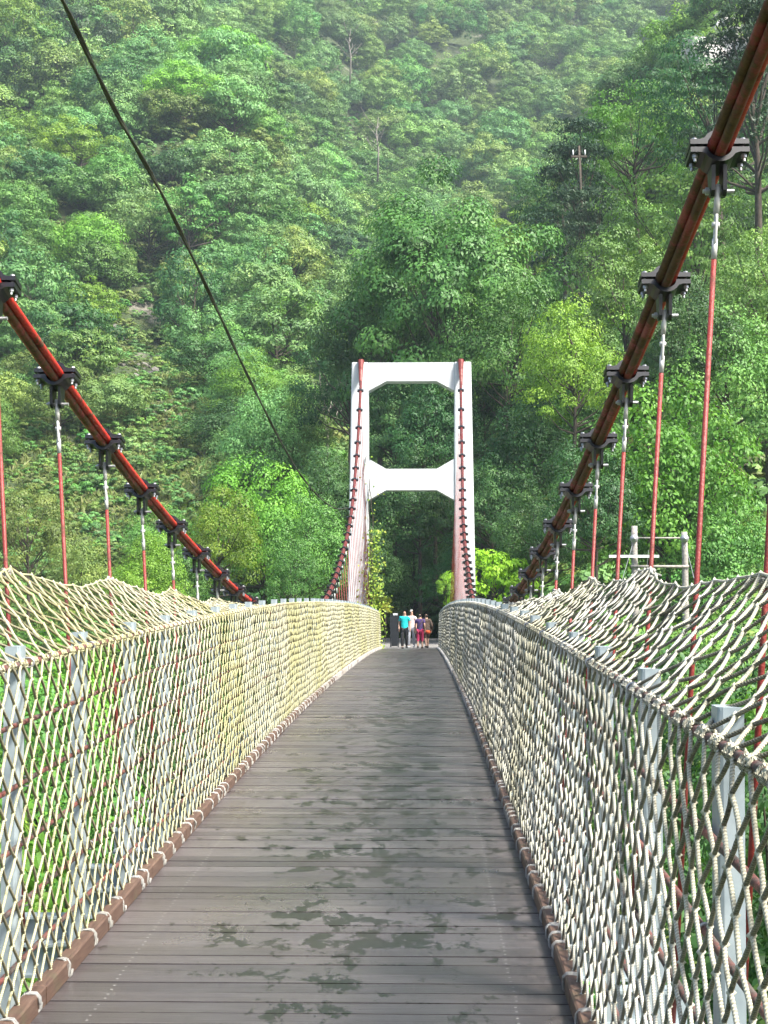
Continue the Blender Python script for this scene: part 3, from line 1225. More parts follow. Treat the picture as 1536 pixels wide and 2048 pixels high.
proto('bush1', 'leaf_bright', seed=92, H=2.6, Rc=2.0, base=.1, n_clump=46, per=90, leaf=.16, aspect=.65)
proto('scrub', 'leaf_olive', seed=93, H=2.0, Rc=1.7, base=.0, n_clump=26, per=34, leaf=.28, aspect=.6)

TREES = []


def place_tree(key, name, x, y, z, sc, scz=None, label=None, cat='tree', group=None, leafmat=None, rz=None, tilt=0.0):
    crown, trunk, H, Rc = PROTO[key]
    root = empty(name, (x, y, z), random.uniform(0, 6.28) if rz is None else rz)
    root.rotation_euler.x = tilt
    root.scale = (sc, sc, scz or sc)
    c_ = link('crown' if 'bush' not in key and key != 'scrub' else 'foliage', crown, root)
    t_ = link('trunk' if 'bush' not in key and key != 'scrub' else 'stem', trunk, root)
    if leafmat:
        c_.material_slots[0].link = 'OBJECT'
        c_.material_slots[0].material = MATS[leafmat]
    tag(root, label, cat, group)
    TREES.append((root, x, y, sc * Rc))
    return root


def feature(key, name, px, top, width, y, label, bottom=None, leafmat=None, cat='tree', base_z=None, group=None, rz=None):
    """A tree that the photograph shows centred on px, with crown top and width in photo pixels, at distance y."""
    crown, trunk, H, Rc = PROTO[key]
    p = at(px, top, y)
    sc = width * y / F_PX / (2.15 * Rc)
    z0 = float(terrain(p[0], y)) if base_z is None else base_z
    scz = (p[2] - z0) / (H * 1.02)
    scz = min(max(scz, sc * .6), sc * 1.35)
    z0 = p[2] - scz * H * 1.02
    return place_tree(key, name, p[0], y, z0, sc, scz, label, cat, group, leafmat, rz)


# -- trees round the tower and on the right bank
feature('droop1', 'broadleaf_tree', 915, 345, 430, 86, 'tall broad tree with dense hanging leaves rising right behind the white tower', leafmat='leaf_mid')
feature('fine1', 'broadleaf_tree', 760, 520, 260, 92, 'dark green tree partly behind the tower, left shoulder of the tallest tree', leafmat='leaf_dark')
feature('fine0', 'broadleaf_tree', 1010, 560, 260, 80, 'mid green tree standing just right of the tower top', leafmat='leaf_mid')
feature('fine2', 'broadleaf_tree', 1145, 612, 235, 70, 'bright yellow-green tree crown to the right of the white tower', leafmat='leaf_bright')
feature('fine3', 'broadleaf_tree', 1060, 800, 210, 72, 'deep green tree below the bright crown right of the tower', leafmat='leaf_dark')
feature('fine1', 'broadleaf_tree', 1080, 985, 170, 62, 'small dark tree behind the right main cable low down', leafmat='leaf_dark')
feature('droop0', 'large_leaf_tree', 1330, 790, 330, 58, 'tree with large drooping bright green leaves behind the right hangers', leafmat='leaf_bright')
feature('droop0', 'large_leaf_tree', 1440, 1010, 200, 57, 'low large-leaved tree at the right edge behind the wooden poles', leafmat='leaf_mid')
feature('fine3', 'broadleaf_tree', 1465, 625, 290, 66, 'rounded pale green tree at the right edge above the large-leaved tree', leafmat='leaf_mid')
feature('fine0', 'broadleaf_tree', 1250, 475, 250, 76, 'round green tree between the clamps of the right main cable', leafmat='leaf_mid')
feature('tier0', 'feathery_tree', 1400, 335, 350, 82, 'wide feathery tree behind the topmost right hangers', leafmat='leaf_mid')
feature('fine2', 'broadleaf_tree', 1530, 470, 260, 70, 'olive tinted tree cut by the right edge of the view', leafmat='leaf_olive')
feature('tier1', 'feathery_tree', 1275, 178, 270, 104, 'vivid green layered tree high on the right slope', leafmat='leaf_bright')
feature('pine0', 'pine_tree', 1150, 225, 230, 100, 'grey-green pine with a dark trunk high above the tower to its right', leafmat='leaf_pine')
feature('pine1', 'pine_tree', 1185, 370, 200, 92, 'lower grey-green pine with a dark bare trunk section', leafmat='leaf_pine')
feature('tier1', 'feathery_tree', 1440, 75, 340, 96, 'feathery tree with dark forked branches at the upper right', leafmat='leaf_dark')
feature('pine1', 'pine_tree', 1510, -60, 330, 78, 'pine reaching in at the top right corner', leafmat='leaf_pine')
feature('tier0', 'feathery_tree', 1130, 330, 240, 112, 'dark layered tree behind the two pines', leafmat='leaf_dark')
feature('fine1', 'broadleaf_tree', 1375, 560, 220, 66, 'dark green tree behind the second clamp of the right cable', leafmat='leaf_dark')
feature('fine0', 'broadleaf_tree', 1190, 890, 210, 56, 'shady tree right of the deep green tree, behind the right cable', leafmat='leaf_dark')
# wood seen through the portal, its deep shade put into darker leaf colour
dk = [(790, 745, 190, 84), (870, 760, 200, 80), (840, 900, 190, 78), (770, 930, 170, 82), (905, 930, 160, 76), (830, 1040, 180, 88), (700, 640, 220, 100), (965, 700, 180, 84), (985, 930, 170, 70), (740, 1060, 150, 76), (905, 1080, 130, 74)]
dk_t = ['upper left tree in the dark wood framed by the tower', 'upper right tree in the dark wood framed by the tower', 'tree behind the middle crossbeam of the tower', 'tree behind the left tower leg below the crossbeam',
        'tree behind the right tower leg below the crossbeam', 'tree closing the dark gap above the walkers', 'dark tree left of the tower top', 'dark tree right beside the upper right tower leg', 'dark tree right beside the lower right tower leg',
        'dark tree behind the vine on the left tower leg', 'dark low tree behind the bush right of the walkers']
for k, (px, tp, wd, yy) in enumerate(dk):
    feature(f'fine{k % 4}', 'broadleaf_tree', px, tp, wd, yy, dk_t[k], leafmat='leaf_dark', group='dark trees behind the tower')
# left bank
feature('fine0', 'broadleaf_tree', 530, 925, 250, 74, 'bright green bushy tree behind the left railing, near the tower', leafmat='leaf_bright')
feature('fine2', 'broadleaf_tree', 440, 985, 190, 70, 'bright green tree left of the bushiest one behind the left railing', leafmat='leaf_bright')
feature('fine3', 'broadleaf_tree', 625, 1000, 190, 72, 'mid green tree between the bushy bright tree and the tower', leafmat='leaf_mid')
feature('fine1', 'broadleaf_tree', 655, 905, 170, 82, 'dark tree just left of the tower where the black cable ends', leafmat='leaf_dark')
feature('fine1', 'broadleaf_tree', 300, 1075, 160, 66, 'low green tree behind the fourth left hanger', leafmat='leaf_bright')
feature('fine3', 'broadleaf_tree', 370, 1095, 120, 68, 'low green tree under the left main cable', leafmat='leaf_mid')
feature('fine2', 'broadleaf_tree', 590, 1085, 130, 66, 'low mid green tree behind the end of the left cable', leafmat='leaf_mid')
feature('tier0', 'broadleaf_tree', 60, 975, 210, 80, 'yellowish green tree at the left edge above the net', leafmat='leaf_olive')
feature('fine0', 'broadleaf_tree', 160, 1080, 170, 76, 'pale green shrubby tree at the left above the net', leafmat='leaf_olive')
feature('fine2', 'broadleaf_tree', 590, 775, 190, 104, 'pale green round tree left of the tower behind the black cable', leafmat='leaf_mid')
feature('fine1', 'broadleaf_tree', 480, 800, 230, 112, 'blue-green round tree at the foot of the forested slope', leafmat='leaf_dark')
# shrubs by the bridge end
feature('bush1', 'shrub', 995, 1102, 185, 61, 'vivid yellow-green shrub beside the right tower leg', leafmat='leaf_yellow', cat='shrub')
feature('bush1', 'shrub', 1035, 1130, 60, 62, 'small yellow-green shrub right of the vivid one', leafmat='leaf_yellow', cat='shrub')
feature('bush0', 'shrub', 893, 1150, 50, 59.5, 'green shrub at the foot of the right tower leg', leafmat='leaf_bright', cat='shrub', base_z=-.5)
feature('bush0', 'hedge_shrub', 771, 1205, 26, 58.6, 'yellowish hedge shrub at the end of the left net', leafmat='leaf_vine', cat='shrub', base_z=-.5)
feature('bush1', 'hedge_shrub', 764, 1190, 34, 60.5, 'taller hedge shrub behind the left net end, under the vine', leafmat='leaf_vine', cat='shrub', base_z=-.5)

# trees growing up from the gorge beside the deck, seen through the nets
gorge_t = ['bright green treetop seen through the near left net', 'leafy treetop below the left railing', 'treetop beside the left posts', 'dark treetop low behind the left net', 'green treetop farther along the left railing', 'treetop near the far end of the left railing',
           'bright leafy treetop behind the near right net', 'treetop beside the right posts', 'treetop beyond the right railing', 'green treetop farther along the right railing', 'treetop near the far end of the right railing', 'low treetop behind the middle of the right railing',
           'low treetop behind the middle of the left railing', 'treetop left of the deck under the net flare', 'treetop right of the deck under the net flare']
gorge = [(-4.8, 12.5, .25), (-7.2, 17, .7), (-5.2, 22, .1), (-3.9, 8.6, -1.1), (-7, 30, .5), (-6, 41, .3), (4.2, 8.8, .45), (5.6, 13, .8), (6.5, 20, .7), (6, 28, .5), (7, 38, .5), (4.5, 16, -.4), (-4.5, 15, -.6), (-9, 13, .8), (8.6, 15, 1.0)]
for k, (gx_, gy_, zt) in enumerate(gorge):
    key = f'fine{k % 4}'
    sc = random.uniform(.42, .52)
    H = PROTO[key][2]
    place_tree(key, 'broadleaf_tree', gx_, gy_, zt - H * sc * 1.35, sc, sc * 1.35, gorge_t[k], 'tree', 'treetops rising from the gorge', ['leaf_bright', 'leaf_dark', 'leaf_mid', 'leaf_dark'][k % 4])  # dark leaf picks put the shade of the gorge into the colour

# -- hillside forest
cand = []
frng = np.random.default_rng(5)
d = 84.0
while d < 515:
    sp = 4.9 + (d - 84) * .0145
    az = -.31 + frng.uniform(0, .02)
    while az < .27:
        yy = d + frng.uniform(-.4, .4) * sp
        a = az + frng.uniform(-.3, .3) * sp / d
        x = .44 + a * yy
        z = float(terrain(x, yy))
        az += sp / d
        # open grassy slope at the lower left
        pxx = 843 + a * F_PX
        pyy = 1200 - (z - 1.6) / yy * F_PX
        gully = abs((pxx - 150) - (pyy - 600) * .82)
        if pyy > 600 and pxx < 520 and gully < 95 + frng.uniform(-25, 25):
            if frng.random() < .9:
                continue
        if pyy > 880 and pxx < 470 and frng.random() < .72:
            continue
        if yy < 96 and -.075 < a < .09:
            continue
        sc = frng.uniform(.55, 1.0) * (.78 if d < 130 else 1.0) * (.9 if d < 180 else 1.0)
        if d > 235:
            sc *= 1.32
        cand.append((x, yy, z, sc, pxx, pyy))
    d += sp * .86
inview = [c for c in cand if -60 < c[4] < 1600 and c[5] > -40]
inview.sort(key=lambda c: -c[3] / c[1])
chosen = inview[:235]
chosen_set = set(id(c) for c in chosen)
rest_pts = [c for c in cand if id(c) not in chosen_set]
fmats = ['leaf_forest'] * 4 + ['leaf_olive', 'leaf_mid', 'leaf_dark', 'leaf_bright']
kinds = {'leaf_forest': 'green', 'leaf_olive': 'olive tinted', 'leaf_mid': 'fresh green', 'leaf_dark': 'dark green', 'leaf_bright': 'bright green'}


ORD = ['leftmost', 'second', 'third', 'fourth', 'fifth', 'sixth', 'seventh', 'eighth', 'ninth', 'tenth', 'eleventh', 'twelfth', 'thirteenth', 'fourteenth', 'fifteenth', 'sixteenth', 'seventeenth', 'eighteenth', 'nineteenth', 'twentieth']
ROWN = ['lowest', 'second', 'third', 'fourth', 'fifth', 'sixth', 'seventh', 'eighth', 'ninth', 'tenth', 'eleventh', 'twelfth', 'thirteenth', 'fourteenth', 'fifteenth', 'sixteenth']
chosen.sort(key=lambda c: -c[5])
row_len = 15
rows_ = [sorted(chosen[k:k + row_len], key=lambda c: c[4]) for k in range(0, len(chosen), row_len)]
for ri, row in enumerate(rows_):
    for ci, c in enumerate(row):
        x, yy, z, sc, px, py = c
        fm = fmats[frng.integers(0, len(fmats))]
        key = f'forest{frng.integers(0, 6)}' if yy > 118 else f'fine{frng.integers(0, 4)}'
        o1 = 'leftmost' if ci == 0 else f'{ORD[ci]} from the left'
        r1 = 'lowest row' if ri == 0 else f'{ROWN[ri]} row up'
        place_tree(key, 'broadleaf_tree', x, yy, z - .6, sc, sc * frng.uniform(.85, 1.25), f'{kinds[fm]} tree, {o1}, {r1} of the hillside forest', 'tree', 'broadleaf trees of the hillside forest', fm)

# -- bare pale trees among the forest
bare_px = [(430, 190, 235, 60, 'bare pale branching tree among the green crowns on the left hillside'), (700, 70, 300, 60, 'bare whitish branches near the top centre of the hillside'),
           (652, 790, 108, 110, 'slender pale tree with open branches left of the tower'), (755, 250, 262, 70, 'greyish leafless tree on the hillside above the tower')]
for k, (px, py, dd, hp, lb) in enumerate(bare_px):
    p = at(px, py + hp, dd)
    h = hp * dd / F_PX * 1.5
    root = empty('bare_tree', p - np.array([0, 0, h * .2]))
    rng = np.random.default_rng(300 + k)
    mb = MB()
    mb.tube([(0, 0, -2), (.02 * h, 0, h * .4), (-.03 * h, 0, h * .7), (.02 * h, 0, h * 1.05)], [.022 * h, .018 * h, .012 * h, .003 * h], 6)
    tr = mb.build('trunk', 'bark_pale', root, True)
    for b in range(9):
        z0 = h * rng.uniform(.3, .85)
        a = rng.uniform(0, 6.28)
        L = h * rng.uniform(.2, .45)
        mid = np.array([math.cos(a) * L * .5, math.sin(a) * L * .5, z0 + L * .45])
        mb = MB()
        mb.tube([(0, 0, z0), mid, mid + np.array([math.cos(a + .3) * L * .4, math.sin(a + .3) * L * .4, L * .5])], [.009 * h, .006 * h, .002 * h], 5)
        mb.tube([mid, mid + np.array([math.cos(a - .8) * L * .3, math.sin(a - .8) * L * .3, L * .35])], [.005 * h, .0015 * h], 5)
        mb.build('branch', 'bark_pale', root, True)
    tag(root, lb, 'tree')

# -- far forest and undergrowth as instanced stuff
def scatter(name, pts, keys, label, leafmats):
    """One object whose geometry nodes put copies of foliage meshes on its points."""
    me = bpy.data.meshes.new(name)
    me.from_pydata([p[:3] for p in pts], [], [])
    a = me.attributes.new('size', 'FLOAT', 'POINT')
    a.data.foreach_set('value', [p[3] for p in pts])
    o = link(name, me)
    colp = bpy.data.collections.new(name + '_kinds')
    for kx, key in enumerate(keys):
        for lm in leafmats:
            q = bpy.data.objects.new('kind_' + name, PROTO[key][0])
            q.material_slots[0].link = 'OBJECT'
            q.material_slots[0].material = MATS[lm]
            colp.objects.link(q)
    ng = bpy.data.node_groups.new(name, 'GeometryNodeTree')
    ng.interface.new_socket('Geometry', in_out='INPUT', socket_type='NodeSocketGeometry')
    ng.interface.new_socket('Geometry', in_out='OUTPUT', socket_type='NodeSocketGeometry')
    gi, go = ng.nodes.new('NodeGroupInput'), ng.nodes.new('NodeGroupOutput')
    ci = ng.nodes.new('GeometryNodeCollectionInfo')
    ci.inputs['Collection'].default_value = colp
    ci.inputs['Separate Children'].default_value = True
    ci.inputs['Reset Children'].default_value = True
    ip = ng.nodes.new('GeometryNodeInstanceOnPoints')
    ip.inputs['Pick Instance'].default_value = True
    rv = ng.nodes.new('FunctionNodeRandomValue')
    rv.data_type = 'FLOAT_VECTOR'
    rv.inputs[0].default_value = (-.06, -.06, 0)
    rv.inputs[1].default_value = (.06, .06, 6.28)
    na = ng.nodes.new('GeometryNodeInputNamedAttribute')
    na.data_type = 'FLOAT'
    na.inputs['Name'].default_value = 'size'
    ng.links.new(gi.outputs[0], ip.inputs['Points'])
    ng.links.new(ci.outputs[0], ip.inputs['Instance'])
    ng.links.new(rv.outputs[0], ip.inputs['Rotation'])
    ng.links.new(na.outputs[0], ip.inputs['Scale'])
    ng.links.new(ip.outputs[0], go.inputs[0])
    md = o.modifiers.new('scatter', 'NODES')
    md.node_group = ng
    tag(o, label, None, None, 'stuff')
    return o


scatter('distant_forest', [(x, yy, z - .6, sc) for x, yy, z, sc, _, _ in rest_pts], [f'forest{k}' for k in range(6)], 'farther forest covering the upper hillside', ['leaf_forest', 'leaf_olive', 'leaf_mid'])
und, gsl = [], []
urng = np.random.default_rng(9)
for k in range(7000):
    dd = 62 + 330 * urng.random() ** 1.3
    a = urng.uniform(-.31, .28)
    x = .44 + a * dd
    if dd < 92 and abs(x - .2) < 6:
        continue
    z = float(terrain(x, dd))
    pxx = 843 + a * F_PX
    pyy = 1200 - (z - 1.6) / dd * F_PX
    if pyy > 600 and pxx < 520:
        und.append((x, dd, z - .5, urng.uniform(.25, .75)))
    else:
        und.append((x, dd, z - .4, urng.uniform(.7, 1.5)))
for k in range(1500):
    x = urng.uniform(-12, 13)
    yy = urng.uniform(3, 55)
    if abs(x) < 1.8:
        continue
    und.append((x, yy, float(terrain(x, yy)) + urng.uniform(-.3, .8), urng.uniform(.6, 1.2)))
for k in range(1900):
    dd = urng.uniform(84, 215)
    a = urng.uniform(-.29, -.11)
    x = .44 + a * dd
    und.append((x, dd, float(terrain(x, dd)) - .15, urng.uniform(.16, .5) * (1 if dd < 150 else 1.7)))
scatter('undergrowth', und, ['scrub'], 'undergrowth and scrub covering the slopes', ['leaf_olive', 'leaf_forest', 'leaf_mid', 'leaf_grass'])

# grass on the open slope at the left
n = 26000
dd = urng.uniform(80, 135, n)
aa = urng.uniform(-.30, -.10, n)
xg = .44 + aa * dd
zg = terrain(xg, dd)
Cg = np.stack([xg, dd, zg + .18], -1)
Ng = urng.normal(0, 1, (n, 3)) * [1, 1, .25]
vg, fg = leaf_quads(Cg, Ng, urng.uniform(.5, 1.1, n), urng.uniform(.10, .22, n), urng)
gr = link('slope_grass', np_mesh('slope_grass', vg, fg, 'leaf_grass', shade=urng.uniform(0, 1, n)))
tag(gr, 'rough grass on the open slope at the left', None, None, 'stuff')

# ------------------------------------------------------------------ rocks
def rock_mesh(seed, matname):
    bm = bmesh.new()
    bmesh.ops.create_icosphere(bm, subdivisions=2, radius=1)
    rng = np.random.default_rng(seed)
    pl_ = rng.normal(size=(9, 3))
    pl_ /= np.linalg.norm(pl_, axis=1, keepdims=True)
    for v in bm.verts:
        c_ = np.array(v.co)
        for p_ in pl_:
            dd_ = c_ @ p_
            if dd_ > .62:
                c_ = c_ - p_ * (dd_ - .62)
        v.co = Vector(c_ * (1 + rng.normal(0, .03)))
    me = bpy.data.meshes.new('rock')
    bm.to_mesh(me)
    bm.free()
    me.materials.append(MATS[matname])
    return me


RK = [rock_mesh(k, 'rock') for k in range(3)]
rrng = np.random.default_rng(2)
for k, t in enumerate(sorted(rrng.random(20))):
    px = 190 + t * 200 + rrng.normal(0, 30)
    py = 640 + t * 280
    # find the distance where that sight line meets the slope
    for yy in np.arange(84, 170, .8):
        p = at(px, py, yy)
        if terrain(p[0], yy) > p[2]:
            break
    s_ = rrng.uniform(.35, .9)
    o = link('rock', RK[k % 3], None, p)
    o.scale = (s_, s_, s_ * rrng.uniform(.5, .9))
    o.rotation_euler = (rrng.uniform(-.4, .4), rrng.uniform(-.4, .4), rrng.uniform(0, 6))
    sz = 'large' if s_ > .6 else 'small'
    which = 'topmost' if k == 0 else f'{ORD[k]} from the top'
    tag(o, f'{sz} grey rock on the left slope, {which} of the scree', 'rock', 'rocks of the scree on the left slope')
# loose stones of the scree
sm = MB()
ico = bmesh.new()
bmesh.ops.create_icosphere(ico, subdivisions=1, radius=1)
iv = np.array([v.co for v in ico.verts])
ifc = [tuple(v.index for v in f.verts) for f in ico.faces]
ico.free()
for k in range(420):
    t = rrng.random()
    px = 185 + t * 215 + rrng.normal(0, 24)
    py = 560 + t * 370 + rrng.normal(0, 14)
    for yy in np.arange(84, 190, 1.2):
        p = at(px, py, yy)
        if terrain(p[0], yy) > p[2]:
            break
    s_ = rrng.uniform(.10, .42)
    sm.add(p + iv * s_ * rrng.uniform(.6, 1.3, (len(iv), 1)) * [1.2, 1.0, .7], ifc)
so = sm.build('scree_stones', 'rock')
tag(so, 'loose grey stones of the scree on the left slope', None, None, 'stuff')
# pale cliff at the top right
cp = at(1470, 110, 150)
cl_mb = bmesh.new()
bmesh.ops.create_icosphere(cl_mb, subdivisions=4, radius=1)
crng = np.random.default_rng(4)
for v in cl_mb.verts:
    q = v.co
    f_ = 1 + .10 * math.sin(q.x * 9 + q.z * 4) + .07 * math.sin(q.y * 17 + q.z * 13) + crng.normal(0, .025)
    v.co = Vector((q.x * f_ * 6.0, q.y * f_ * 4, q.z * f_ * 5.5))
me = bpy.data.meshes.new('cliff')
cl_mb.to_mesh(me)
cl_mb.free()
me.materials.append(MATS['rock_pale'])
o = link('cliff', me, None, cp + np.array([1.0, 4, -1.0]))
tag(o, 'pale bare rock cliff showing between trees at the top right', 'cliff')

# ------------------------------------------------------------------ climbing vine on the left tower leg
vine = empty('climbing_vine', (TX - 1.62, TY - .5, -.5))
tag(vine, 'yellowish climbing vine hanging down the inner side of the left tower leg', 'vine')
vrng = np.random.default_rng(8)
mb = MB()
CV = []
for s in range(6):
    x0 = TX - 1.60 + vrng.uniform(-.12, .10)
    z_top = vrng.uniform(4.0, 7.0) if s < 3 else vrng.uniform(2, 4)
    pts = []
    zz = z_top
    xx = x0
    while zz > -.5:
        xx += vrng.normal(0, .03) + (.012 if zz < 5 else 0)
        pts.append((xx, TY - .45 - .03 * vrng.random(), zz))
        zz -= .35
    if len(pts) > 2:
        mb.tube(pts, .014, 5)
        for p in pts:
            nl = int(1 + 10 * smooth(4.5 - p[2], 0, 3.5))
            for q in range(nl):
                CV.append((p[0] + vrng.normal(.06, .16), p[1] + vrng.normal(-.03, .10), p[2] + vrng.uniform(-.2, .2)))
for s in range(480):
    zz = vrng.uniform(-.5, 4.2)
    CV.append((TX - 1.42 + vrng.normal(0, .20) + .08 * (4.2 - zz) / 4, TY - .35 + vrng.normal(0, .16), zz))
o = mb.build('stem', 'bark', None)
o.parent = vine
o.matrix_parent_inverse = Matrix.Translation(-vine.location)
CV = np.array(CV)
n = len(CV)
vv, ff = leaf_quads(CV, vrng.normal(0, .6, (n, 3)) + [.2, -.8, .4], vrng.uniform(.08, .15, n), vrng.uniform(.06, .10, n), vrng)
o = link('foliage', np_mesh('foliage', vv, ff, 'leaf_vine', shade=vrng.uniform(0, 1, n)), vine)
o.matrix_parent_inverse = Matrix.Translation(-vine.location)

# ------------------------------------------------------------------ timber pole frame on the right bank
fy = 51.0
fr = empty('pole_frame', at(1320, 1200, fy))
finv = Matrix.Translation(-fr.location)
tag(fr, 'weathered two-pole timber frame with crossbars behind the right railing', 'frame')


def putf(o):
    o.parent = fr
    o.matrix_parent_inverse = finv
    return o


prng2 = np.random.default_rng(6)
for px, tp in ((1268, 1050), (1369, 1064)):
    t_ = at(px, tp, fy)
    b_ = at(px + (4 if px < 1300 else 3), 1200, fy)
    b_[2] = min(b_[2], float(terrain(b_[0], fy))) - .6
    pts = [t_ + (b_ - t_) * k / 8 + prng2.normal(0, .012, 3) for k in range(9)]
    putf(MB().tube(pts, [.10 + .004 * k for k in range(9)], 9).build('pole', 'weathered_pole', None, True))
    c_ = at(px, 1077, fy - .14)
    mb = MB().tube([c_ + np.array([0, -.06, 0]), c_ + np.array([0, .02, 0])], .135, 14)
    mb.tube([c_ + np.array([0, -.10, 0]), c_ + np.array([0, -.05, 0])], .05, 10)
    putf(mb.build('pulley', 'bolt_zinc', None, True))
for py, r_ in ((1076, .028), (1133, .045)):
    a_, b_ = at(1262, py, fy - .10), at(1378, py, fy - .10)
    putf(MB().tube([a_, b_], r_, 8).build('crossbar', 'weathered_pole', None, True))
a_, b_ = at(1218, 1113, fy - .2), at(1318, 1111, fy - .2)
putf(MB().box((a_[0], fy - .22, a_[2] - .035), (b_[0], fy - .16, a_[2] + .05)).build('board', 'white_board'))
for (a_, b_) in ((at(1268, 1080, fy), at(1240, 1175, fy - 1)), (at(1369, 1080, fy), at(1395, 1185, fy - 1)), (at(1297, 1100, fy), at(1290, 1180, fy))):
    putf(MB().tube([a_, b_], .008, 5).build('guy_wire', 'bolt_zinc'))

# utility pole on the right slope
up_y = 97.0
t_ = at(1158, 292, up_y)
b_ = at(1166, 400, up_y)
ur = empty('utility_pole', b_)
uinv = Matrix.Translation(-ur.location)
tag(ur, 'thin utility pole with white insulators among the pines on the right slope', 'pole')
for o in (MB().tube([b_ - np.array([0, 0, 3.0]), t_], .07, 8).build('pole', 'bark', None, True),
          MB().box((t_[0] - .5, up_y - .06, t_[2] - .75), (t_[0] + .5, up_y + .06, t_[2] - .62)).build('crossarm', 'bark')):
    o.parent = ur
    o.matrix_parent_inverse = uinv
for dx in (-.38, 0.0, .38):
    mb = MB().tube([(t_[0] + dx, up_y, t_[2] - .63), (t_[0] + dx, up_y, t_[2] - .45), (t_[0] + dx, up_y, t_[2] - .25)], [.025, .05, .03], 8)
    o = mb.build('insulator', 'white_board', None, True)
    o.parent = ur
    o.matrix_parent_inverse = uinv

# dark upright panel beside the hedge at the bridge end
pp = at(789, 1289, 66.0)
pr = empty('notice_panel', (pp[0], 66.0, -.42))
tag(pr, 'dark upright panel with a white top piece standing left of the walkers', 'panel')
MB().box((-.13, -.03, .05), (.13, .03, 1.36)).build('panel', 'dark_panel', pr)
for s in (-1, 1):
    MB().box((s * .16 - .025, -.035, 0), (s * .16 + .025, .035, 1.42)).build('post', 'dark_panel', pr)
MB().box((-.06, -.05, 1.37), (.13, .03, 1.45)).build('top_plate', 'white_board', pr)

# ------------------------------------------------------------------ people
def skinned(name, joints, edges, parent, material, sub=2):
    """joints: list of (co, radius[, radius_y]); root is joint 0."""
    me = bpy.data.meshes.new(name)
    me.from_pydata([j[0] for j in joints], edges, [])
    o = bpy.data.objects.new(name, me)
    COL.objects.link(o)
    o.modifiers.new('skin', 'SKIN')
    o.modifiers.new('sub', 'SUBSURF').levels = sub
    o.modifiers['sub'].render_levels = sub
    o.modifiers['skin'].use_smooth_shade = True
    for k, j in enumerate(joints):
        sv = me.skin_vertices[0].data[k]
        sv.radius = (j[1], j[2] if len(j) > 2 else j[1])
        sv.use_root = (k == 0)
    bpy.context.view_layer.update()
    dg = bpy.context.evaluated_depsgraph_get()
    m2 = bpy.data.meshes.new_from_object(o.evaluated_get(dg))
    bpy.data.objects.remove(o)
    m2.materials.clear()
    m2.materials.append(MATS[material])
    m2.polygons.foreach_set('use_smooth', [True] * len(m2.polygons))
    return link(name, m2, parent)


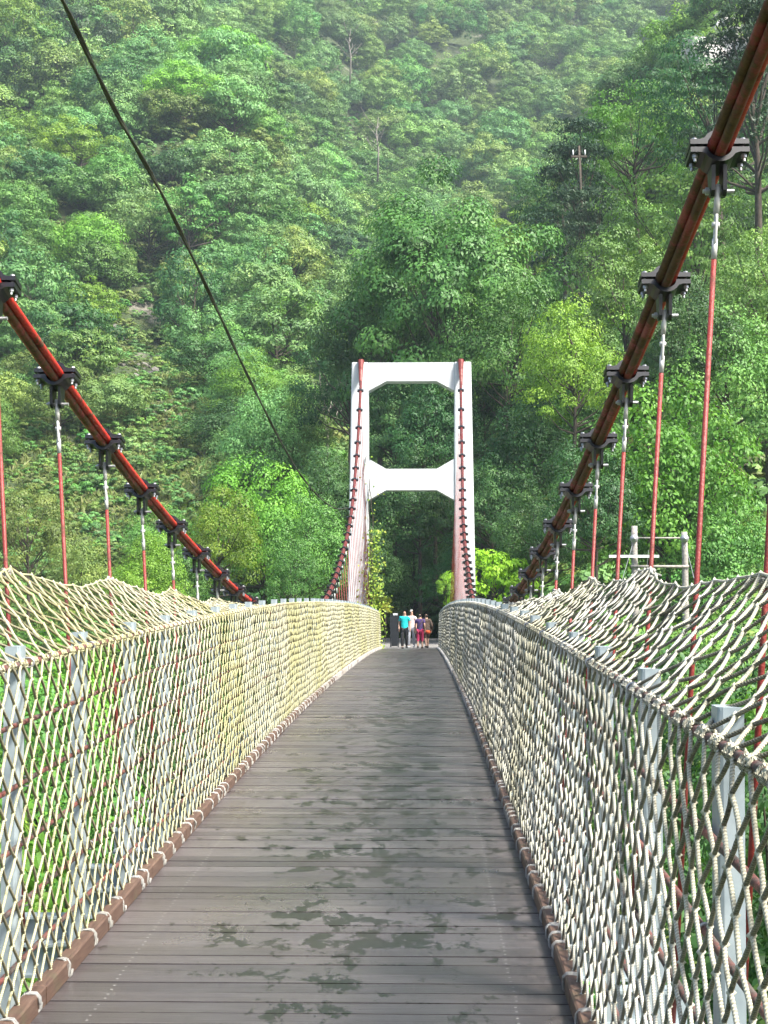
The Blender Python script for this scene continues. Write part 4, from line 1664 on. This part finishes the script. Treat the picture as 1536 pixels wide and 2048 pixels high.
def person(px, y, height, rz, label, top, bottom, sleeve, leg_len, shoe, hair, stride=.12, cap=None, extra=None, lean=0.0, arm_bend=.0):
    """Built facing -Y at 1.7 m, then scaled and turned."""
    base = at(px, 1298, y)
    root = empty('person', (base[0], y, -.42), rz)
    k = height * .93 / 1.7
    root.scale = (k, k, k)
    tag(root, label, 'person')
    s = stride
    hipL, hipR = (-.09, 0, .88), (.09, 0, .88)
    kneeL, kneeR = (-.10, -s * .9 - .03, .49), (.10, s * .35 - .03, .48)
    ankL, ankR = (-.10, -s * 1.0, .09), (.10, s * 1.3, .12)
    ly = -lean
    shL, shR = (-.18, ly * .9, 1.39), (.18, ly * .9, 1.39)
    elL, elR = (-.24, ly * .6 + .05 + s * .6, 1.12), (.24, ly * .6 + .05 - s * .5, 1.12)
    wrL, wrR = (-.245, ly * .5 + s * .5 - .05 - arm_bend, .90 + arm_bend), (.245, ly * .5 - s * .9 - .06 - arm_bend, .90 + arm_bend)
    J = [((0, 0, .93), .14, .11), ((0, ly * .4, 1.15), .13, .10), ((0, ly * .9, 1.35), .14, .10), ((0, ly, 1.46), .055), ((0, ly - .01, 1.54), .075, .085), ((0, ly - .015, 1.62), .082, .092), ((0, ly - .01, 1.68), .055, .06),
         (hipL, .095), (kneeL, .06), (ankL, .042), ((ankL[0], ankL[1] - .16, .035), .035, .028),
         (hipR, .095), (kneeR, .06), (ankR, .042), ((ankR[0], ankR[1] - .16, .045), .035, .028),
         (shL, .06), (elL, .044), (wrL, .03), (shR, .06), (elR, .044), (wrR, .03),
         ((0, ly - .105, 1.60), .014), ]
    E = [(0, 1), (1, 2), (2, 3), (3, 4), (4, 5), (5, 6), (0, 7), (7, 8), (8, 9), (9, 10), (0, 11), (11, 12), (12, 13), (13, 14), (2, 15), (15, 16), (16, 17), (2, 18), (18, 19), (19, 20), (5, 21)]
    for wi, sg in ((17, -1), (20, 1)):
        w = np.array(J[wi][0])
        pm = w + np.array([0, -.02, -.075])
        J.append((tuple(pm), .030, .016))
        pi_ = len(J) - 1
        E.append((wi, pi_))
        for fi, (dy, ln) in enumerate(((-.030, .062), (-.010, .075), (.010, .070), (.028, .055))):
            J.append((tuple(pm + np.array([-sg * .004, dy, -.045])), .009))
            J.append((tuple(pm + np.array([-sg * .018, dy * 1.1, -.045 - ln * .6])), .008))
            E += [(pi_, len(J) - 2), (len(J) - 2, len(J) - 1)]
        J.append((tuple(w + np.array([-sg * .006, -.05, -.055])), .010))
        J.append((tuple(w + np.array([-sg * .012, -.062, -.095])), .009))
        E += [(wi, len(J) - 2), (len(J) - 2, len(J) - 1)]
    skinned('body', J, E, root, 'skin', 1)
    # top
    tl = J
    g = .022
    hem = .80 if sleeve != 'long' else .84
    JT = [((0, ly * .4, 1.15), .155 + g, .115 + g), ((0, ly * .9, 1.34), .155 + g, .11 + g), ((0, ly, 1.42), .075 + g, .07 + g), ((0, 0, .97), .16 + g, .125 + g), ((0, 0, hem), .165 + g, .13 + g), (shL, .068 + g * .6), (shR, .068 + g * .6)]
    ET = [(0, 1), (1, 2), (0, 3), (3, 4), (1, 5), (1, 6)]
    fe = .65 if sleeve == 'short' else 1.0
    for a, b, nxt, si in ((shL, elL, wrL, 5), (shR, elR, wrR, 6)):
        e = tuple(np.array(a) + (np.array(b) - np.array(a)) * fe)
        JT.append((e, .058 + g * .5))
        ET.append((si, len(JT) - 1))
        if sleeve == 'long':
            JT.append((tuple(np.array(b) + (np.array(nxt) - np.array(b)) * .9), .04 + g * .5))
            ET.append((len(JT) - 2, len(JT) - 1))
    skinned('shirt', JT, ET, root, top, 2)
    # legs
    JB = [((0, 0, .93), .15, .12), (hipL, .105), (hipR, .105)]
    EB = [(0, 1), (0, 2)]
    for h_, kn, an, si in ((hipL, kneeL, ankL, 1), (hipR, kneeR, ankR, 2)):
        JB.append((kn, .080 if leg_len > .5 else .088))
        EB.append((si, len(JB) - 1))
        if leg_len > .5:
            e = tuple(np.array(kn) + (np.array(an) - np.array(kn)) * (leg_len - .5) * 2)
            JB.append((e, .066))
            EB.append((len(JB) - 2, len(JB) - 1))
    skinned('trousers' if leg_len > .9 else 'shorts', JB, EB, root, bottom, 2)
    for an in (ankL, ankR):
        skinned('shoe', [((an[0], an[1] + .03, an[2] - .02), .062, .062), ((an[0], an[1] - .08, an[2] - .045), .06, .05), ((an[0], an[1] - .20, an[2] - .052), .052, .042)], [(0, 1), (1, 2)], root, shoe, 2)
    skinned('hair', [((0, ly + .025, 1.65), .088, .095), ((0, ly + .035, 1.59), .084, .08), ((0, ly + .03, 1.53 if hair != 'long' else 1.47), .06, .05)], [(0, 1), (1, 2)], root, 'hair_black', 2)
    if cap:
        c_ = skinned('cap', [((0, ly + .0, 1.69), .098, .105), ((0, ly + .0, 1.735), .07, .075)], [(0, 1)], root, cap, 2)
        skinned('brim', [((0, ly - .07, 1.675), .075, .012), ((0, ly - .16, 1.662), .06, .010)], [(0, 1)], c_, cap, 2)
    if extra == 'waist':
        skinned('waist_wrap', [((0, .02, .90), .18, .16), ((0, .04, .80), .20, .19), ((.05, .05, .72), .17, .17)], [(0, 1), (1, 2)], root, 'cloth_orange', 2)
    if extra == 'strap':
        pts = [(-.15, ly * .9 + .12, 1.42), (-.05, ly * .6 + .16, 1.22), (.10, .17, 1.02), (.17, .12, .95)]
        MB().tube(pts, .016, 6).build('bag_strap', 'cloth_brown', root, True)
        MB().box((.16, -.02, .74), (.26, .14, .98)).build('bag', 'cloth_brown', root)
    return root


person(809, 64.0, 1.70, R(4), 'person in a turquoise polo shirt and black trousers walking on the path', 'cloth_turquoise', 'cloth_black', 'short', 1.0, 'shoe_dark', 'short', .08)
person(823, 65.2, 1.70, R(-10), 'person in a white cap, pale top and grey trousers beside the turquoise shirt', 'cloth_pink', 'cloth_grey', 'short', 1.0, 'shoe_white', 'short', .10, cap='cloth_white')
person(840, 64.3, 1.56, R(176), 'person in a purple top and red cropped trousers seen from behind', 'cloth_purple', 'cloth_red', 'short', .72, 'shoe_dark', 'short', .11, extra='strap')
person(854, 64.8, 1.55, R(200), 'person in a brown top with an orange wrap round the waist', 'cloth_brown', 'cloth_brown', 'long', .5, 'shoe_dark', 'short', .14, extra='waist', lean=.08)

# ------------------------------------------------------------------ haze in the valley air
hm, hnt = mat('haze_air')
ho = nd(hnt, 'ShaderNodeOutputMaterial')
hv = nd(hnt, 'ShaderNodeVolumePrincipled')
hv.inputs['Color'].default_value = (.74, .88, 1.0, 1)
hv.inputs['Density'].default_value = .00035
hv.inputs['Anisotropy'].default_value = .25
hnt.links.new(hv.outputs[0], ho.inputs['Volume'])
haze = MB().box((-340, -80, -30), (340, 580, 380)).build('haze', 'haze_air')
tag(haze, kind='stuff')
